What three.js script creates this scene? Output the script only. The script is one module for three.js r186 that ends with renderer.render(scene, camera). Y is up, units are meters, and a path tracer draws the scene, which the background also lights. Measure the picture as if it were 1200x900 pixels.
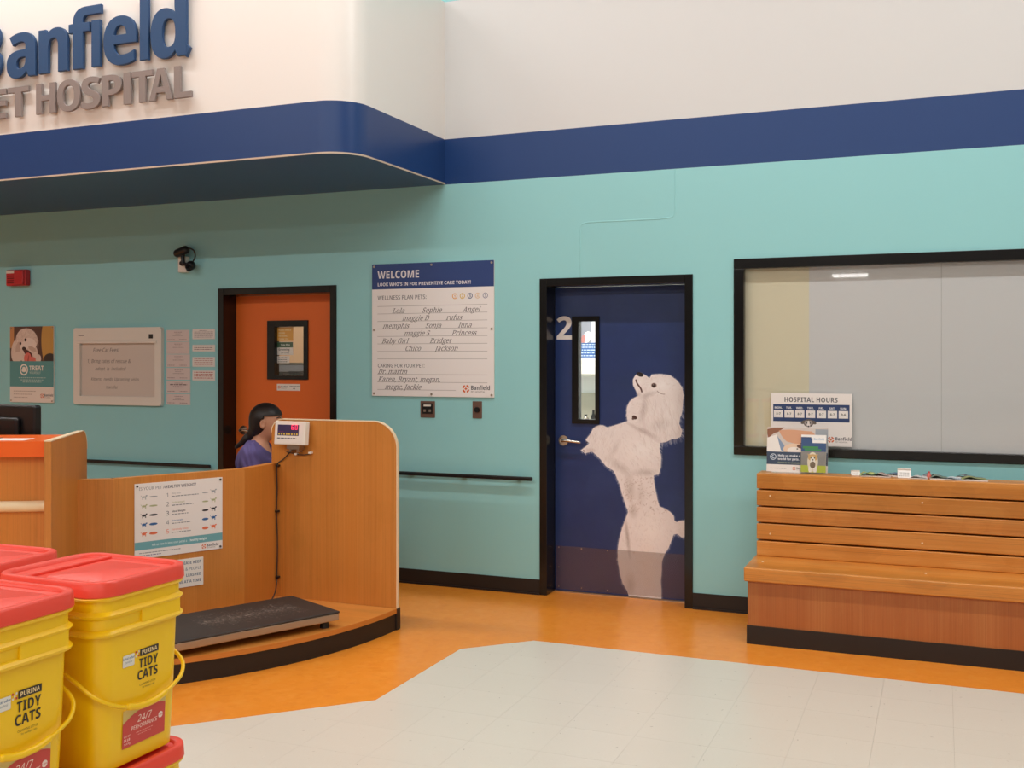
import * as THREE from 'three';
import { RoundedBoxGeometry } from 'three/addons/geometries/RoundedBoxGeometry.js';
import { TextGeometry } from 'three/addons/geometries/TextGeometry.js';
import { FontLoader } from 'three/addons/loaders/FontLoader.js';
import { MarchingCubes } from 'three/addons/objects/MarchingCubes.js';
import { RectAreaLightUniformsLib } from 'three/addons/lights/RectAreaLightUniformsLib.js';
import { mergeGeometries, mergeVertices, toCreasedNormals } from 'three/addons/utils/BufferGeometryUtils.js';

// ------------------------------------------------------------------ camera, light, exposure
const scene = new THREE.Scene();
scene.background = new THREE.Color(0x000000);
const camera = new THREE.PerspectiveCamera(2 * Math.atan(450 / 1235) * 180 / Math.PI, 1200 / 900, 0.05, 120);
camera.position.set(0, 1.56, 6.51);
camera.rotation.set(0, 22.2 * Math.PI / 180, 0);
camera.setViewOffset(1200, 900, 0, 30, 1200, 900);
scene.add(camera);
const renderer = new THREE.WebGLRenderer({ antialias: true });
renderer.toneMapping = THREE.LinearToneMapping;
renderer.toneMappingExposure = 1.0;
renderer.shadowMap.enabled = true;
RectAreaLightUniformsLib.init();
const CEIL = 5.6;                       // store ceiling height
const TUBE = new THREE.Color(1.0, 0.985, 0.965);
const ROWS = [[2.2, 55], [9.2, 88], [16.2, 76]];   // z of each row of strip lights and its radiance
const ROW_X = [-8.6, -5.6, -2.6, 0.4, 3.4];

// ------------------------------------------------------------------ helpers
function rng(seed) { let a = seed >>> 0; return () => { a = (a + 0x6d2b79f5) | 0; let t = Math.imul(a ^ (a >>> 15), 1 | a); t = (t + Math.imul(t ^ (t >>> 7), 61 | t)) ^ t; return ((t ^ (t >>> 14)) >>> 0) / 4294967296; }; }
const used = new Map();
function numbered(n) { const k = used.get(n) ?? 0; used.set(n, k + 1); return k ? n + '_' + String(k).padStart(3, '0') : n; }
function thing(name, label, category, [x, y, z] = [0, 0, 0], turn = 0, group) {
  const o = new THREE.Group(); o.name = numbered(name); o.position.set(x, y, z); o.rotation.y = turn;
  o.userData = { label, category }; if (group) o.userData.group = group; scene.add(o); return o;
}
function structure(name, label) { const o = new THREE.Group(); o.name = name; o.userData = { kind: 'structure', label: label, category: name.split('_')[0] }; scene.add(o); return o; }
function part(name, geo, mat, parent, label) {
  const m = new THREE.Mesh(geo, mat); m.name = name; m.castShadow = true; m.receiveShadow = true; if (label) m.userData.label = label; parent.add(m); return m;
}
const flat = (g) => { const r = g.index ? g.toNonIndexed() : g; for (const k of Object.keys(r.attributes)) if (!['position', 'normal', 'uv'].includes(k)) r.deleteAttribute(k); return r; };
const merge = (list) => mergeGeometries(list.map(flat));
// box between two corners
function box(x0, x1, y0, y1, z0, z1) { return new THREE.BoxGeometry(x1 - x0, y1 - y0, z1 - z0).translate((x0 + x1) / 2, (y0 + y1) / 2, (z0 + z1) / 2); }
function rbox(x0, x1, y0, y1, z0, z1, r = 0.004, s = 2) { return new RoundedBoxGeometry(x1 - x0, y1 - y0, z1 - z0, s, r).translate((x0 + x1) / 2, (y0 + y1) / 2, (z0 + z1) / 2); }
// uv in metres from the dominant normal; swap turns the grain
function muv(g, swap = false, ox = 0, oy = 0) {
  const r = g.index ? g.toNonIndexed() : g, p = r.attributes.position, n = r.attributes.normal, uv = new Float32Array(p.count * 2);
  for (let i = 0; i < p.count; i++) {
    const j = i - (i % 3); let nx = 0, ny = 0, nz = 0;
    for (let k = 0; k < 3; k++) { nx += n.getX(j + k); ny += n.getY(j + k); nz += n.getZ(j + k); }
    nx = Math.abs(nx); ny = Math.abs(ny); nz = Math.abs(nz);
    let u, v; const x = p.getX(i), y = p.getY(i), z = p.getZ(i);
    if (ny >= nx && ny >= nz) { u = z; v = x; if (!swap) { u = x; v = z; } } else if (nx >= nz) { u = z; v = y; if (swap) { u = y; v = z; } } else { u = x; v = y; if (swap) { u = y; v = x; } }
    uv[2 * i] = u + ox; uv[2 * i + 1] = v + oy;
  }
  r.setAttribute('uv', new THREE.BufferAttribute(uv, 2)); return r;
}
// plan outline [[x, z], ...] lifted from y0 to y1
function prism(plan, y0, y1, curve = 1) {
  const s = new THREE.Shape(plan.map(([x, z]) => new THREE.Vector2(x, -z)));
  return new THREE.ExtrudeGeometry(s, { depth: y1 - y0, bevelEnabled: false, curveSegments: curve }).rotateX(-Math.PI / 2).translate(0, y0, 0);
}
function arc(cx, cz, r, a0, a1, n) { const o = []; for (let i = 0; i <= n; i++) { const a = (a0 + (a1 - a0) * i / n) * Math.PI / 180; o.push([cx + r * Math.cos(a), cz + r * Math.sin(a)]); } return o; }
function sector(cx, cz, r0, r1, a0, a1, n = 24) { return [...arc(cx, cz, r1, a0, a1, n), ...arc(cx, cz, r0, a1, a0, n)]; }
function tube(pts, r, seg = 40, rad = 8, closed = false) { return new THREE.TubeGeometry(new THREE.CatmullRomCurve3(pts.map((p) => new THREE.Vector3(...p)), closed, 'centripetal'), seg, r, rad, closed); }
function cyl(r0, r1, h, n = 24) { return new THREE.CylinderGeometry(r0, r1, h, n); }
function tex(w, h, draw, wrap) {
  const c = document.createElement('canvas'); c.width = w; c.height = h; const x = c.getContext('2d'); draw(x, w, h);
  const t = new THREE.CanvasTexture(c); t.colorSpace = THREE.SRGBColorSpace; t.magFilter = THREE.LinearFilter; t.anisotropy = 8;
  if (wrap) { t.wrapS = t.wrapT = wrap; } return t;
}
const std = (o) => new THREE.MeshStandardMaterial(o), phys = (o) => new THREE.MeshPhysicalMaterial(o);
const S = (r, g, b) => new THREE.Color().setRGB(r / 255, g / 255, b / 255, THREE.SRGBColorSpace);

// ------------------------------------------------------------------ surface textures
function woodTex(seed, [r, g, b], size, depth, streaks) {
  return tex(size, size, (x) => {
    const R = rng(seed); x.fillStyle = `rgb(${r},${g},${b})`; x.fillRect(0, 0, size, size);
    for (let i = 0; i < 14; i++) { const w = size * (0.05 + 0.15 * R()), c = R() < 0.5 ? '255,220,160' : '70,30,0'; x.fillStyle = `rgba(${c},${0.05 * depth})`; x.fillRect(R() * size, 0, w, size); }
    for (let i = 0; i < streaks; i++) {
      const px = R() * size, y0 = R() * size * 1.4 - size * 0.4, l = size * (0.15 + R() * 0.7), c = R() < 0.45 ? '255,215,150' : '85,40,8';
      x.strokeStyle = `rgba(${c},${(0.03 + 0.09 * R()) * depth})`; x.lineWidth = 0.6 + 1.6 * R(); x.beginPath(); x.moveTo(px, y0);
      x.bezierCurveTo(px + (R() - 0.5) * 5, y0 + l * 0.3, px + (R() - 0.5) * 5, y0 + l * 0.6, px + (R() - 0.5) * 4, y0 + l); x.stroke();
    }
    for (let i = 0; i < 60; i++) { const px = R() * size, py = R() * size, w = size * (0.02 + 0.06 * R()), h = size * (0.04 + 0.12 * R()); x.fillStyle = `rgba(${R() < 0.5 ? '255,210,140' : '90,40,10'},${0.03 * depth})`; x.beginPath(); x.ellipse(px, py, w, h, 0, 0, 7); x.fill(); }
  }, THREE.MirroredRepeatWrapping);
}
function speckTex(seed, base, specks, count, rmax, size = 512) {
  return tex(size, size, (x) => {
    const R = rng(seed); x.fillStyle = `rgb(${base})`; x.fillRect(0, 0, size, size);
    for (let i = 0; i < count; i++) {
      const c = specks[Math.floor(R() * specks.length)]; x.fillStyle = `rgba(${c[0]},${c[1] * (0.4 + 0.6 * R())})`;
      const px = R() * size, py = R() * size, a = rmax * (0.2 + 0.8 * R() * R()); x.beginPath(); x.ellipse(px, py, a, a * (0.35 + 0.5 * R()), R() * 3.2, 0, 7); x.fill();
    }
  }, THREE.MirroredRepeatWrapping);
}
const rollBump = (() => { const t = speckTex(5, '128,128,128', [['160,160,160', 0.5], ['90,90,90', 0.5]], 5000, 5, 512); t.colorSpace = THREE.NoColorSpace; t.repeat.set(3, 3); return t; })();

const M = {
  teal: std({ color: S(150, 211, 215), roughness: 0.42, bumpMap: rollBump, bumpScale: 0.0004 }),
  white: std({ color: S(214, 214, 214), roughness: 0.45, bumpMap: rollBump, bumpScale: 0.0003 }),
  navy: std({ color: S(22, 60, 118), roughness: 0.4, bumpMap: rollBump, bumpScale: 0.0003 }),
  fasciaWhite: std({ color: S(238, 234, 230), roughness: 0.3 }),
  fasciaNavy: std({ color: S(28, 62, 118), roughness: 0.34 }),
  bead: std({ color: S(205, 186, 168), roughness: 0.5 }),
  black: std({ color: S(13, 11, 11), roughness: 0.2 }),
  rubber: std({ color: S(30, 25, 23), roughness: 0.5 }),
  ceiling: std({ color: S(205, 200, 192), roughness: 0.95 }),
  storeWall: std({ color: S(190, 182, 170), roughness: 0.9 }),
  laminate: std({ map: woodTex(11, [204, 129, 53], 768, 0.6, 900), roughness: 0.42 }),
  benchWood: [1, 2, 3].map((k) => std({ map: woodTex(20 + k, [[202, 126, 47], [208, 132, 51], [196, 119, 45]][k - 1], 768, 1.5, 500), roughness: 0.33 })),
  benchPanel: std({ map: woodTex(31, [172, 99, 46], 768, 0.7, 900), roughness: 0.45 }),
  edge: std({ color: S(238, 214, 178), roughness: 0.5 }),
  orangeTop: std({ color: S(240, 104, 28), roughness: 0.35 }),
  cream: std({ color: S(236, 216, 178), roughness: 0.45 }),
  chrome: std({ color: S(205, 200, 192), roughness: 0.22, metalness: 1 }),
  steel: std({ color: S(178, 166, 152), roughness: 0.38, metalness: 1 }),
  glass: phys({ color: 0xffffff, roughness: 0.02, transmission: 1, thickness: 0, ior: 1.5 }),
  clear: phys({ color: 0xffffff, roughness: 0.05, transmission: 1, thickness: 0, ior: 1.45 }),
  plasticBlack: std({ color: S(18, 18, 20), roughness: 0.35 }),
  plasticWhite: std({ color: S(232, 226, 216), roughness: 0.45 }),
  paper: std({ color: S(238, 232, 226), roughness: 0.8 }),
  orangeFloor: (() => { const t = speckTex(41, '238,145,46', [['250,168,72', 0.16], ['216,118,30', 0.14], ['244,156,62', 0.2]], 1500, 26); t.repeat.set(0.9, 0.9); return std({ map: t, roughness: 0.26 }); })(),
  tile: [0, 1].map((k) => { const t = speckTex(50 + k, k ? '217,210,198' : '218,211,199', [['212,203,190', 0.35], ['238,232,223', 0.35], ['186,174,160', 0.28], ['218,209,197', 0.4]], 2200, 3.6); { const c = t.image.getContext('2d'), Q = rng(60 + k); for (let i = 0; i < 9; i++) { c.fillStyle = `rgba(112,100,90,${0.3 + 0.4 * Q()})`; c.beginPath(); c.ellipse(Q() * 512, Q() * 512, 2 + 4 * Q(), 0.8 + Q(), Q() * 3, 0, 7); c.fill(); } } t.repeat.set(1.64, 1.64); return std({ map: t, roughness: 0.3 }); }),
  slab: std({ color: S(176, 166, 152), roughness: 0.9 }),
};

// ------------------------------------------------------------------ the setting: floor
const floor = structure('floor', 'store floor of beige speckled tiles meeting an orange area by the clinic wall');
const G = 0.305, JX = -2.395, JZ = 1.07;      // tile pitch and one joint
{
  part('slab', muv(box(-13, 9, -0.12, -0.004, 0.0, 48)), M.slab, floor);
  // orange area: everything left of and behind the stepped border
  const border = [[9, JZ], [JX + G, JZ], [JX, JZ + G], [JX, JZ + 4 * G], [JX - 3 * G, JZ + 7 * G], [JX - 3 * G, 9.0]];
  part('orange_flooring', muv(prism([[-13, 0], [9, 0], ...border, [-13, 9]], -0.004, 0)), M.orangeFloor, floor, 'mottled orange flooring along the clinic front');
  part('added_grey_flooring', muv(merge([box(-13, -3.8, 0, 0.002, 0.02, 1.13), prism([[-5.9, 1.13], ...arc(-4.93, 1.13, 1.14, 0, 57, 16), [-5.9, 2.08]], 0, 0.002)])), std({ color: S(152, 156, 156), roughness: 0.7 }), floor, 'unseen grey floor added inside the reception area to cut orange bounce');  // unseen grey layer over the orange, added to cut its bounce onto the wall
  for (const [a, b] of [[-5.043, -4.012], [-2.457, -1.438]]) part('doorway_flooring', muv(box(a, b, -0.1, 0, -0.16, 0)), M.orangeFloor, floor, 'orange flooring in the doorway');
  const geos = []; const R = rng(77);
  const half = 0.0003;
  for (let k = 0; k < 6; k++) { const g = box(half, G - half, -0.004, 0, half, G - half); geos.push(muv(g, k % 2 === 1, R() * 3, R() * 3)); }
  const tri = (a, b, c, k) => muv(prism([a, b, c], -0.004, 0), false, k * 0.7, k * 0.3);
  const triA = tri([half * 2, half + 0.0], [G - half, half], [G - half, G - half * 2], 1);
  let n = 0;
  // tiles near enough to be told apart
  const inRange = (x, z) => {           // plan view of the camera's field, with a margin
    const dx = x - 0, dz = z - 6.51, zc = -0.3778 * dx - 0.9259 * dz, xr = 0.9259 * dx - 0.3778 * dz;
    return zc > 2.6 && Math.abs(xr) < zc * 0.56 + 0.25;
  };
  const done = new Set();
  for (let i = -3; i < 14; i++) for (let j = 0; j < 18; j++) {
    const x = JX + i * G, z = JZ + j * G;
    // left limit of the beige area in this row
    const inside = i >= 1 || (i === 0 && j >= 1) || (i === -1 && j >= 5) || (i === -2 && j >= 6) || (i === -3 && j >= 7);
    const diag = (i === 0 && j === 0) || (i === -1 && j === 4) || (i === -2 && j === 5) || (i === -3 && j === 6);
    if ((!inside && !diag) || !inRange(x + G / 2, z + G / 2) || n > 296) continue;
    const m = part('tile', diag ? muv(prism([[G - half, half * 3], [G - half, G - half], [half * 3, G - half]], -0.004, 0), false, i, j) : geos[Math.floor(R() * 6)], M.tile[Math.floor(R() * 2)], floor);
    m.position.set(x, 0, z); done.add(i + ',' + j); n++;
  }
  // the rest of the store floor, too far out of view to tell tiles apart
  const rest = [];
  for (let j = 0; j < 18; j++) {
    const z = JZ + j * G; let run = null;
    for (let i = -3; i < 37; i++) {
      const inside = i >= 1 || (i === 0 && j >= 1) || (i === -1 && j >= 5) || (i === -2 && j >= 6) || (i === -3 && j >= 7);
      const diag = (i === 0 && j === 0) || (i === -1 && j === 4) || (i === -2 && j === 5) || (i === -3 && j === 6);
      const fill = inside && !done.has(i + ',' + j);
      if (diag && !done.has(i + ',' + j)) { rest.push(muv(prism([[G, 0], [G, G], [0, G]], -0.004, 0).translate(JX + i * G, 0, z))); }
      if (fill && run === null) run = i;
      if ((!fill || i === 36) && run !== null) { rest.push(muv(box(JX + run * G, Math.min(9, JX + (fill ? i + 1 : i) * G), -0.004, 0, z, z + G))); run = null; }
    }
  }
  const zEnd = JZ + 18 * G;
  rest.push(muv(box(JX - 3 * G, 9, -0.004, 0, zEnd, 9.0)), muv(box(-13, 9, -0.004, 0, 9.0, 48)));
  const rm = part('far_tiles', merge(rest), M.tile[0], floor); rm.userData.kind = 'stuff';
}

// ------------------------------------------------------------------ the clinic wall
const D1 = [-5.043, -4.012, 2.085], D2 = [-2.457, -1.438, 2.085], WN = [-1.184, 1.3, 0.97, 2.17];   // door 1, door 2, window openings
const T = 0.16;
{
  const w = structure('wall_back', 'teal clinic wall with a navy band and white upper part');
  part('teal_paint_wall', muv(merge([
    box(-13, D1[0], 0, 2.75, -T, 0), box(D1[1], D2[0], 0, 2.75, -T, 0), box(D2[1], WN[0], 0, 2.75, -T, 0), box(WN[1], 9, 0, 2.75, -T, 0),
    box(D1[0], D1[1], D1[2], 2.75, -T, 0), box(D2[0], D2[1], D2[2], 2.75, -T, 0), box(WN[0], WN[1], 0, WN[2], -T, 0), box(WN[0], WN[1], WN[3], 2.75, -T, 0),
  ])), M.teal, w);
  part('navy_band', muv(box(-13, 9, 2.75, 3.06, -T, 0)), M.navy, w, 'navy painted band');
  part('white_upper_wall', muv(box(-13, 9, 3.06, 4.0, -T, 0)), M.white, w);
  part('teal_top_wall', muv(box(-13, 9, 4.0, CEIL, -T, 0)), M.teal, w);
  part('painted_conduit', tube([[-2.175, 2.087, 0], [-2.175, 2.25, 0], [-2.175, 2.40, 0], [-2.166, 2.43, 0], [-2.135, 2.439, 0], [-1.9, 2.441, 0], [-1.6, 2.444, 0], [-1.565, 2.453, 0], [-1.553, 2.485, 0], [-1.552, 2.62, 0], [-1.552, 2.75, 0]], 0.007, 120, 12).translate(0, 0, -0.0045), M.teal, w, 'thin surface conduit painted over in teal');
}
{
  const b = structure('baseboard_back', 'black rubber baseboard');
  for (const [a, c] of [[-13, D1[0]], [D1[1], D2[0]], [D2[1], 9]]) part('baseboard_strip', muv(merge([box(a, c, 0, 0.1, 0, 0.008), box(a, c, 0, 0.012, 0.006, 0.016)])), M.rubber, b);
}
// soffit: the projecting fascia with the letters
{
  const s = structure('wall_soffit', 'projecting white and navy soffit with a rounded corner over the reception desk');
  const plan = (e) => [[-3.155 + e, 0], ...arc(-3.375, 1.035, 0.22 + e, 0, 90, 20), [-13, 1.255 + e], [-13, 0]];
  const lift = (y0, y1, e) => toCreasedNormals(prism(plan(e), y0, y1), 0.5);
  part('navy_fascia', lift(2.75, 3.06, 0), M.fasciaNavy, s);
  part('white_fascia', lift(3.06, 4.0, 0), M.fasciaWhite, s);
  part('edge_bead', lift(2.7505, 2.7605, 0.005), M.bead, s, 'thin beige bead along the bottom edge');
}
// the rest of the store around the view
{
  const c = structure('ceiling', 'high store ceiling'); part('ceiling_deck', muv(box(-13.2, 9.2, CEIL, CEIL + 0.1, -T, 48)), M.ceiling, c);
  const l = structure('wall_left', 'plain store wall'); part('wall_panel', muv(box(-13.2, -13, -0.1, CEIL, -T, 48)), M.storeWall, l);
  const r = structure('wall_right', 'plain store wall'); part('wall_panel', muv(box(9, 9.2, -0.1, CEIL, -T, 48)), M.storeWall, r);
  const f = structure('wall_front', 'plain store wall'); part('wall_panel', muv(box(-13.2, 9.2, -0.1, CEIL, 48, 48.2)), M.storeWall, f);
}
// strip lights
function stripLight(x, z, len, rad, label, group, drop = 0.105) {
  const t = thing('strip_light', label, 'light', [x, CEIL, z], 0, group);
  part('housing', rbox(-len / 2, len / 2, -0.09, -0.001, -0.09, 0.09, 0.01), M.plasticWhite, t);
  part('diffuser', box(-len / 2 + 0.02, len / 2 - 0.02, -drop, -0.089, -0.075, 0.075), std({ color: 0xffffff, emissive: TUBE, emissiveIntensity: drop > 0.11 ? 9 : 3 }), t);
  const a = new THREE.RectAreaLight(TUBE, rad, len - 0.05, 0.15); a.name = 'strip_light_lamp'; a.position.set(0, -drop - 0.003, 0); a.rotation.x = -Math.PI / 2; t.add(a);
}
for (const [z, rad] of ROWS) for (const x of ROW_X) stripLight(x, z, 2.4, rad, 'fluorescent strip light under the store ceiling', 'strip lights in rows under the store ceiling');
stripLight(-4.0, 45.2, 1.6, 40, 'deep wraparound strip light far back in the store', undefined, 0.2);

// ------------------------------------------------------------------ letters on the soffit
const font = await new FontLoader().loadAsync('fonts/droid/droid_sans_bold.typeface.json');
function fitted(geo, x0, x1, y0, y1) {
  geo.computeBoundingBox(); const b = geo.boundingBox; geo.translate(-b.min.x, -b.min.y, -b.min.z);
  geo.scale((x1 - x0) / (b.max.x - b.min.x), (y1 - y0) / (b.max.y - b.min.y), 1).translate(x0, y0, 0); geo.computeVertexNormals(); return geo;
}
const glyph = (c, depth = 0.018) => new TextGeometry(c, { font, size: 0.3, depth, curveSegments: 10, bevelEnabled: true, bevelThickness: 0.003, bevelSize: 0.002, bevelSegments: 2 });
const BV = { depth: 0.018, bevelEnabled: true, bevelThickness: 0.003, bevelSize: 0.003, bevelSegments: 2, curveSegments: 12 };
{
  const blue = std({ color: S(32, 70, 114), roughness: 0.5 }), grey = std({ color: S(140, 128, 124), roughness: 0.5 });
  const t = thing('sign_lettering', 'large dark blue raised letters reading Banfield on the white soffit', 'sign', [0, 0, 1.272]);
  for (const [c, x0, x1, y0, y1] of [['B', -6.10, -5.795, 3.42, 3.80], ['a', -5.763, -5.497, 3.412, 3.712], ['n', -5.482, -5.22, 3.42, 3.71], ['l', -5.035, -4.951, 3.42, 3.717], ['e', -4.937, -4.66, 3.408, 3.722], ['l', -4.646, -4.566, 3.42, 3.835]])
    part('letter', fitted(glyph(c), x0 + 0.006, x1 - 0.008, y0, y1), blue, t);
  const f = new THREE.Shape();          // f whose hook reaches over the i
  f.moveTo(0.035, 0); f.lineTo(0.112, 0); f.lineTo(0.112, 0.235); f.lineTo(0.168, 0.235); f.lineTo(0.168, 0.288); f.lineTo(0.112, 0.288); f.lineTo(0.112, 0.30); f.quadraticCurveTo(0.114, 0.338, 0.15, 0.338); f.lineTo(0.262, 0.338); f.lineTo(0.262, 0.39); f.lineTo(0.14, 0.39);
  f.quadraticCurveTo(0.035, 0.388, 0.035, 0.29); f.lineTo(0, 0.288); f.lineTo(0, 0.235); f.lineTo(0.035, 0.235);
  part('letter', new THREE.ExtrudeGeometry(f, BV).translate(-5.219, 3.423, 0), blue, t);
  const d = fitted(glyph('d'), -4.556, -4.281, 3.412, 3.835);
  const ft = new THREE.Shape([[0, 0.03], [0.06, -0.02], [0.088, 0.03], [0.03, 0.085]].map((p) => new THREE.Vector2(...p)));
  part('letter', merge([d, new THREE.ExtrudeGeometry(ft, BV).translate(-4.345, 3.43, 0)]), blue, t);
  const reg = new THREE.Shape(); reg.absarc(0, 0, 0.028, 0, 7); part('registered_mark', new THREE.ExtrudeGeometry(reg, { ...BV, depth: 0.01 }).translate(-4.24, 3.80, 0), blue, t);
  const u = thing('sign_lettering', 'smaller grey raised capital letters reading PET HOSPITAL on the white soffit', 'sign', [0, 0, 1.272]);
  for (const [c, x0, x1] of [['P', -6.075, -5.92], ['E', -5.90, -5.765], ['T', -5.752, -5.569], ['H', -5.502, -5.337], ['O', -5.321, -5.127], ['S', -5.12, -4.962], ['P', -4.948, -4.788], ['I', -4.772, -4.716], ['T', -4.707, -4.543], ['A', -4.571, -4.39], ['L', -4.378, -4.246]])
    part('letter', fitted(c === 'I' ? new THREE.BoxGeometry(0.05, 0.2, 0.02) : glyph(c, 0.014), x0, x1, (c === 'O' || c === 'S') ? 3.155 : 3.159, (c === 'O' || c === 'S') ? 3.362 : 3.357), grey, u);
}

// ------------------------------------------------------------------ flat print helpers
function text(x, s, px, py, size, o = {}) {   // o: bold, color, align, sx (condense), font, skew
  x.save(); x.translate(px, py); x.transform(1, 0, -(o.skew ?? 0), 1, 0, 0); x.scale(o.sx ?? 1, 1); x.fillStyle = o.color ?? '#333'; x.textAlign = o.align ?? 'left'; x.textBaseline = o.base ?? 'alphabetic';
  x.font = `${o.bold ? 'bold ' : ''}${size}px ${o.font ?? 'sans-serif'}`; x.fillText(s, 0, 0); x.restore();
}
function ov(x, col, ...list) { x.fillStyle = col; for (const [cx, cy, rx, ry = rx, rot = 0] of list) { x.beginPath(); x.ellipse(cx, cy, rx, ry, rot, 0, 7); x.fill(); } }
function pinwheel(x, cx, cy, r, col = '#d9652f') {
  x.save(); x.translate(cx, cy); x.strokeStyle = col; x.lineWidth = r * 0.42;
  for (let k = 0; k < 4; k++) { x.beginPath(); x.arc(0, 0, r * 0.78, k * Math.PI / 2 + 0.2, k * Math.PI / 2 + 1.25); x.stroke(); }
  x.fillStyle = col; x.fillRect(-r * 0.12, -r * 0.35, r * 0.24, r * 0.7); x.fillRect(-r * 0.35, -r * 0.12, r * 0.7, r * 0.24); x.restore();
}
function logo(x, px, py, h) { pinwheel(x, px + h * 0.5, py, h * 0.5); text(x, 'Banfield', px + h * 1.15, py + h * 0.12, h * 0.72, { bold: true, color: '#3c3f4c', sx: 0.9 }); text(x, 'PET HOSPITAL', px + h * 1.17, py + h * 0.48, h * 0.3, { color: '#77716e' }); }
const lineRow = (x, R, px, py, w, h, col) => { x.fillStyle = col; for (let q = px; q < px + w;) { const l = h * (1.2 + 3.5 * R()); x.fillRect(q, py, Math.min(l, px + w - q), h); q += l + h * 0.9; } };
// a thin board with a printed face: centre at origin, facing +z, back on z = 0
function printed(parent, name, w, h, thick, texture, r = 0.004, rough = 0.45, mat) {
  const back = part(name, rbox(-w / 2, w / 2, -h / 2, h / 2, 0, thick, Math.min(r, thick * 0.45), 2), mat ?? M.paper, parent);
  const s = new THREE.Shape(), a = w / 2 - 0.0005, b = h / 2 - 0.0005, c = Math.max(r, 0.0005);
  s.moveTo(-a + c, -b); s.lineTo(a - c, -b); s.quadraticCurveTo(a, -b, a, -b + c); s.lineTo(a, b - c); s.quadraticCurveTo(a, b, a - c, b); s.lineTo(-a + c, b); s.quadraticCurveTo(-a, b, -a, b - c); s.lineTo(-a, -b + c); s.quadraticCurveTo(-a, -b, -a + c, -b);
  const g = new THREE.ShapeGeometry(s, 6), p = g.attributes.position, uv = g.attributes.uv;
  for (let i = 0; i < p.count; i++) uv.setXY(i, p.getX(i) / w + 0.5, p.getY(i) / h + 0.5);
  g.translate(0, 0, thick + 0.0004);
  part('print', g, std({ map: texture, roughness: rough }), parent); return back;
}
function screws(parent, spots, z, r = 0.008, m = M.steel) { for (const [x, y] of spots) part('screw', cyl(r, r, 0.006, 12).rotateX(Math.PI / 2).translate(x, y, z), m, parent); }

// ------------------------------------------------------------------ doors
function frameParts(g, o) {        // black hollow metal frame in an opening [x0, x1, top]
  const [a, b, h] = o, f = 0.051;
  part('frame_jamb', rbox(a, a + f, 0, h, -0.2, 0.01, 0.003), M.black, g); part('frame_jamb', rbox(b - f, b, 0, h, -0.2, 0.01, 0.003), M.black, g); part('frame_head', rbox(a + f, b - f, h - f, h, -0.2, 0.01, 0.003), M.black, g);
  part('threshold', box(a + f, b - f, 0, 0.008, -0.19, -0.138), M.steel, g, 'thin metal threshold');
  return [a + f, b - f, h - f];
}
function leafGeo(w, h, hole) {
  const s = new THREE.Shape([[0, 0], [w, 0], [w, h], [0, h]].map((p) => new THREE.Vector2(...p)));
  s.holes.push(new THREE.Path([[hole[0], hole[2]], [hole[0], hole[3]], [hole[1], hole[3]], [hole[1], hole[2]]].map((p) => new THREE.Vector2(...p))));
  const g = new THREE.ExtrudeGeometry(s, { depth: 0.04, bevelEnabled: false }), p = g.attributes.position, uv = g.attributes.uv;
  for (let i = 0; i < p.count; i++) uv.setXY(i, p.getX(i) / w, p.getY(i) / h);
  return g;
}
function liteFrame(g, o, inr, z) {     // o, inr: [x0, x1, y0, y1] outer and inner
  part('vision_frame', merge([box(o[0], o[1], inr[3], o[3], z - 0.05, z + 0.012), box(o[0], o[1], o[2], inr[2], z - 0.05, z + 0.012), box(o[0], inr[0], inr[2], inr[3], z - 0.05, z + 0.012), box(inr[1], o[1], inr[2], inr[3], z - 0.05, z + 0.012)]), M.black, g);
  part('vision_glass', box(inr[0], inr[1], inr[2], inr[3], z - 0.022, z - 0.018), M.glass, g);
}
function lever(g, x, y, z, dir) {
  const h = part('handle', cyl(0.034, 0.036, 0.012, 28).rotateX(Math.PI / 2).translate(x, y, z + 0.006), M.chrome, g, 'chrome lever handle');
  part('lever', merge([cyl(0.012, 0.012, 0.05, 16).rotateX(Math.PI / 2).translate(x, y, z + 0.03), tube([[x, y, z + 0.052], [x + dir * 0.03, y + 0.002, z + 0.056], [x + dir * 0.08, y - 0.002, z + 0.055], [x + dir * 0.125, y - 0.006, z + 0.05]], 0.0095, 24, 10), new THREE.SphereGeometry(0.0095, 12, 8).translate(x + dir * 0.125, y - 0.006, z + 0.05)]), M.chrome, h);
}
const LZ = -0.145;
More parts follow.
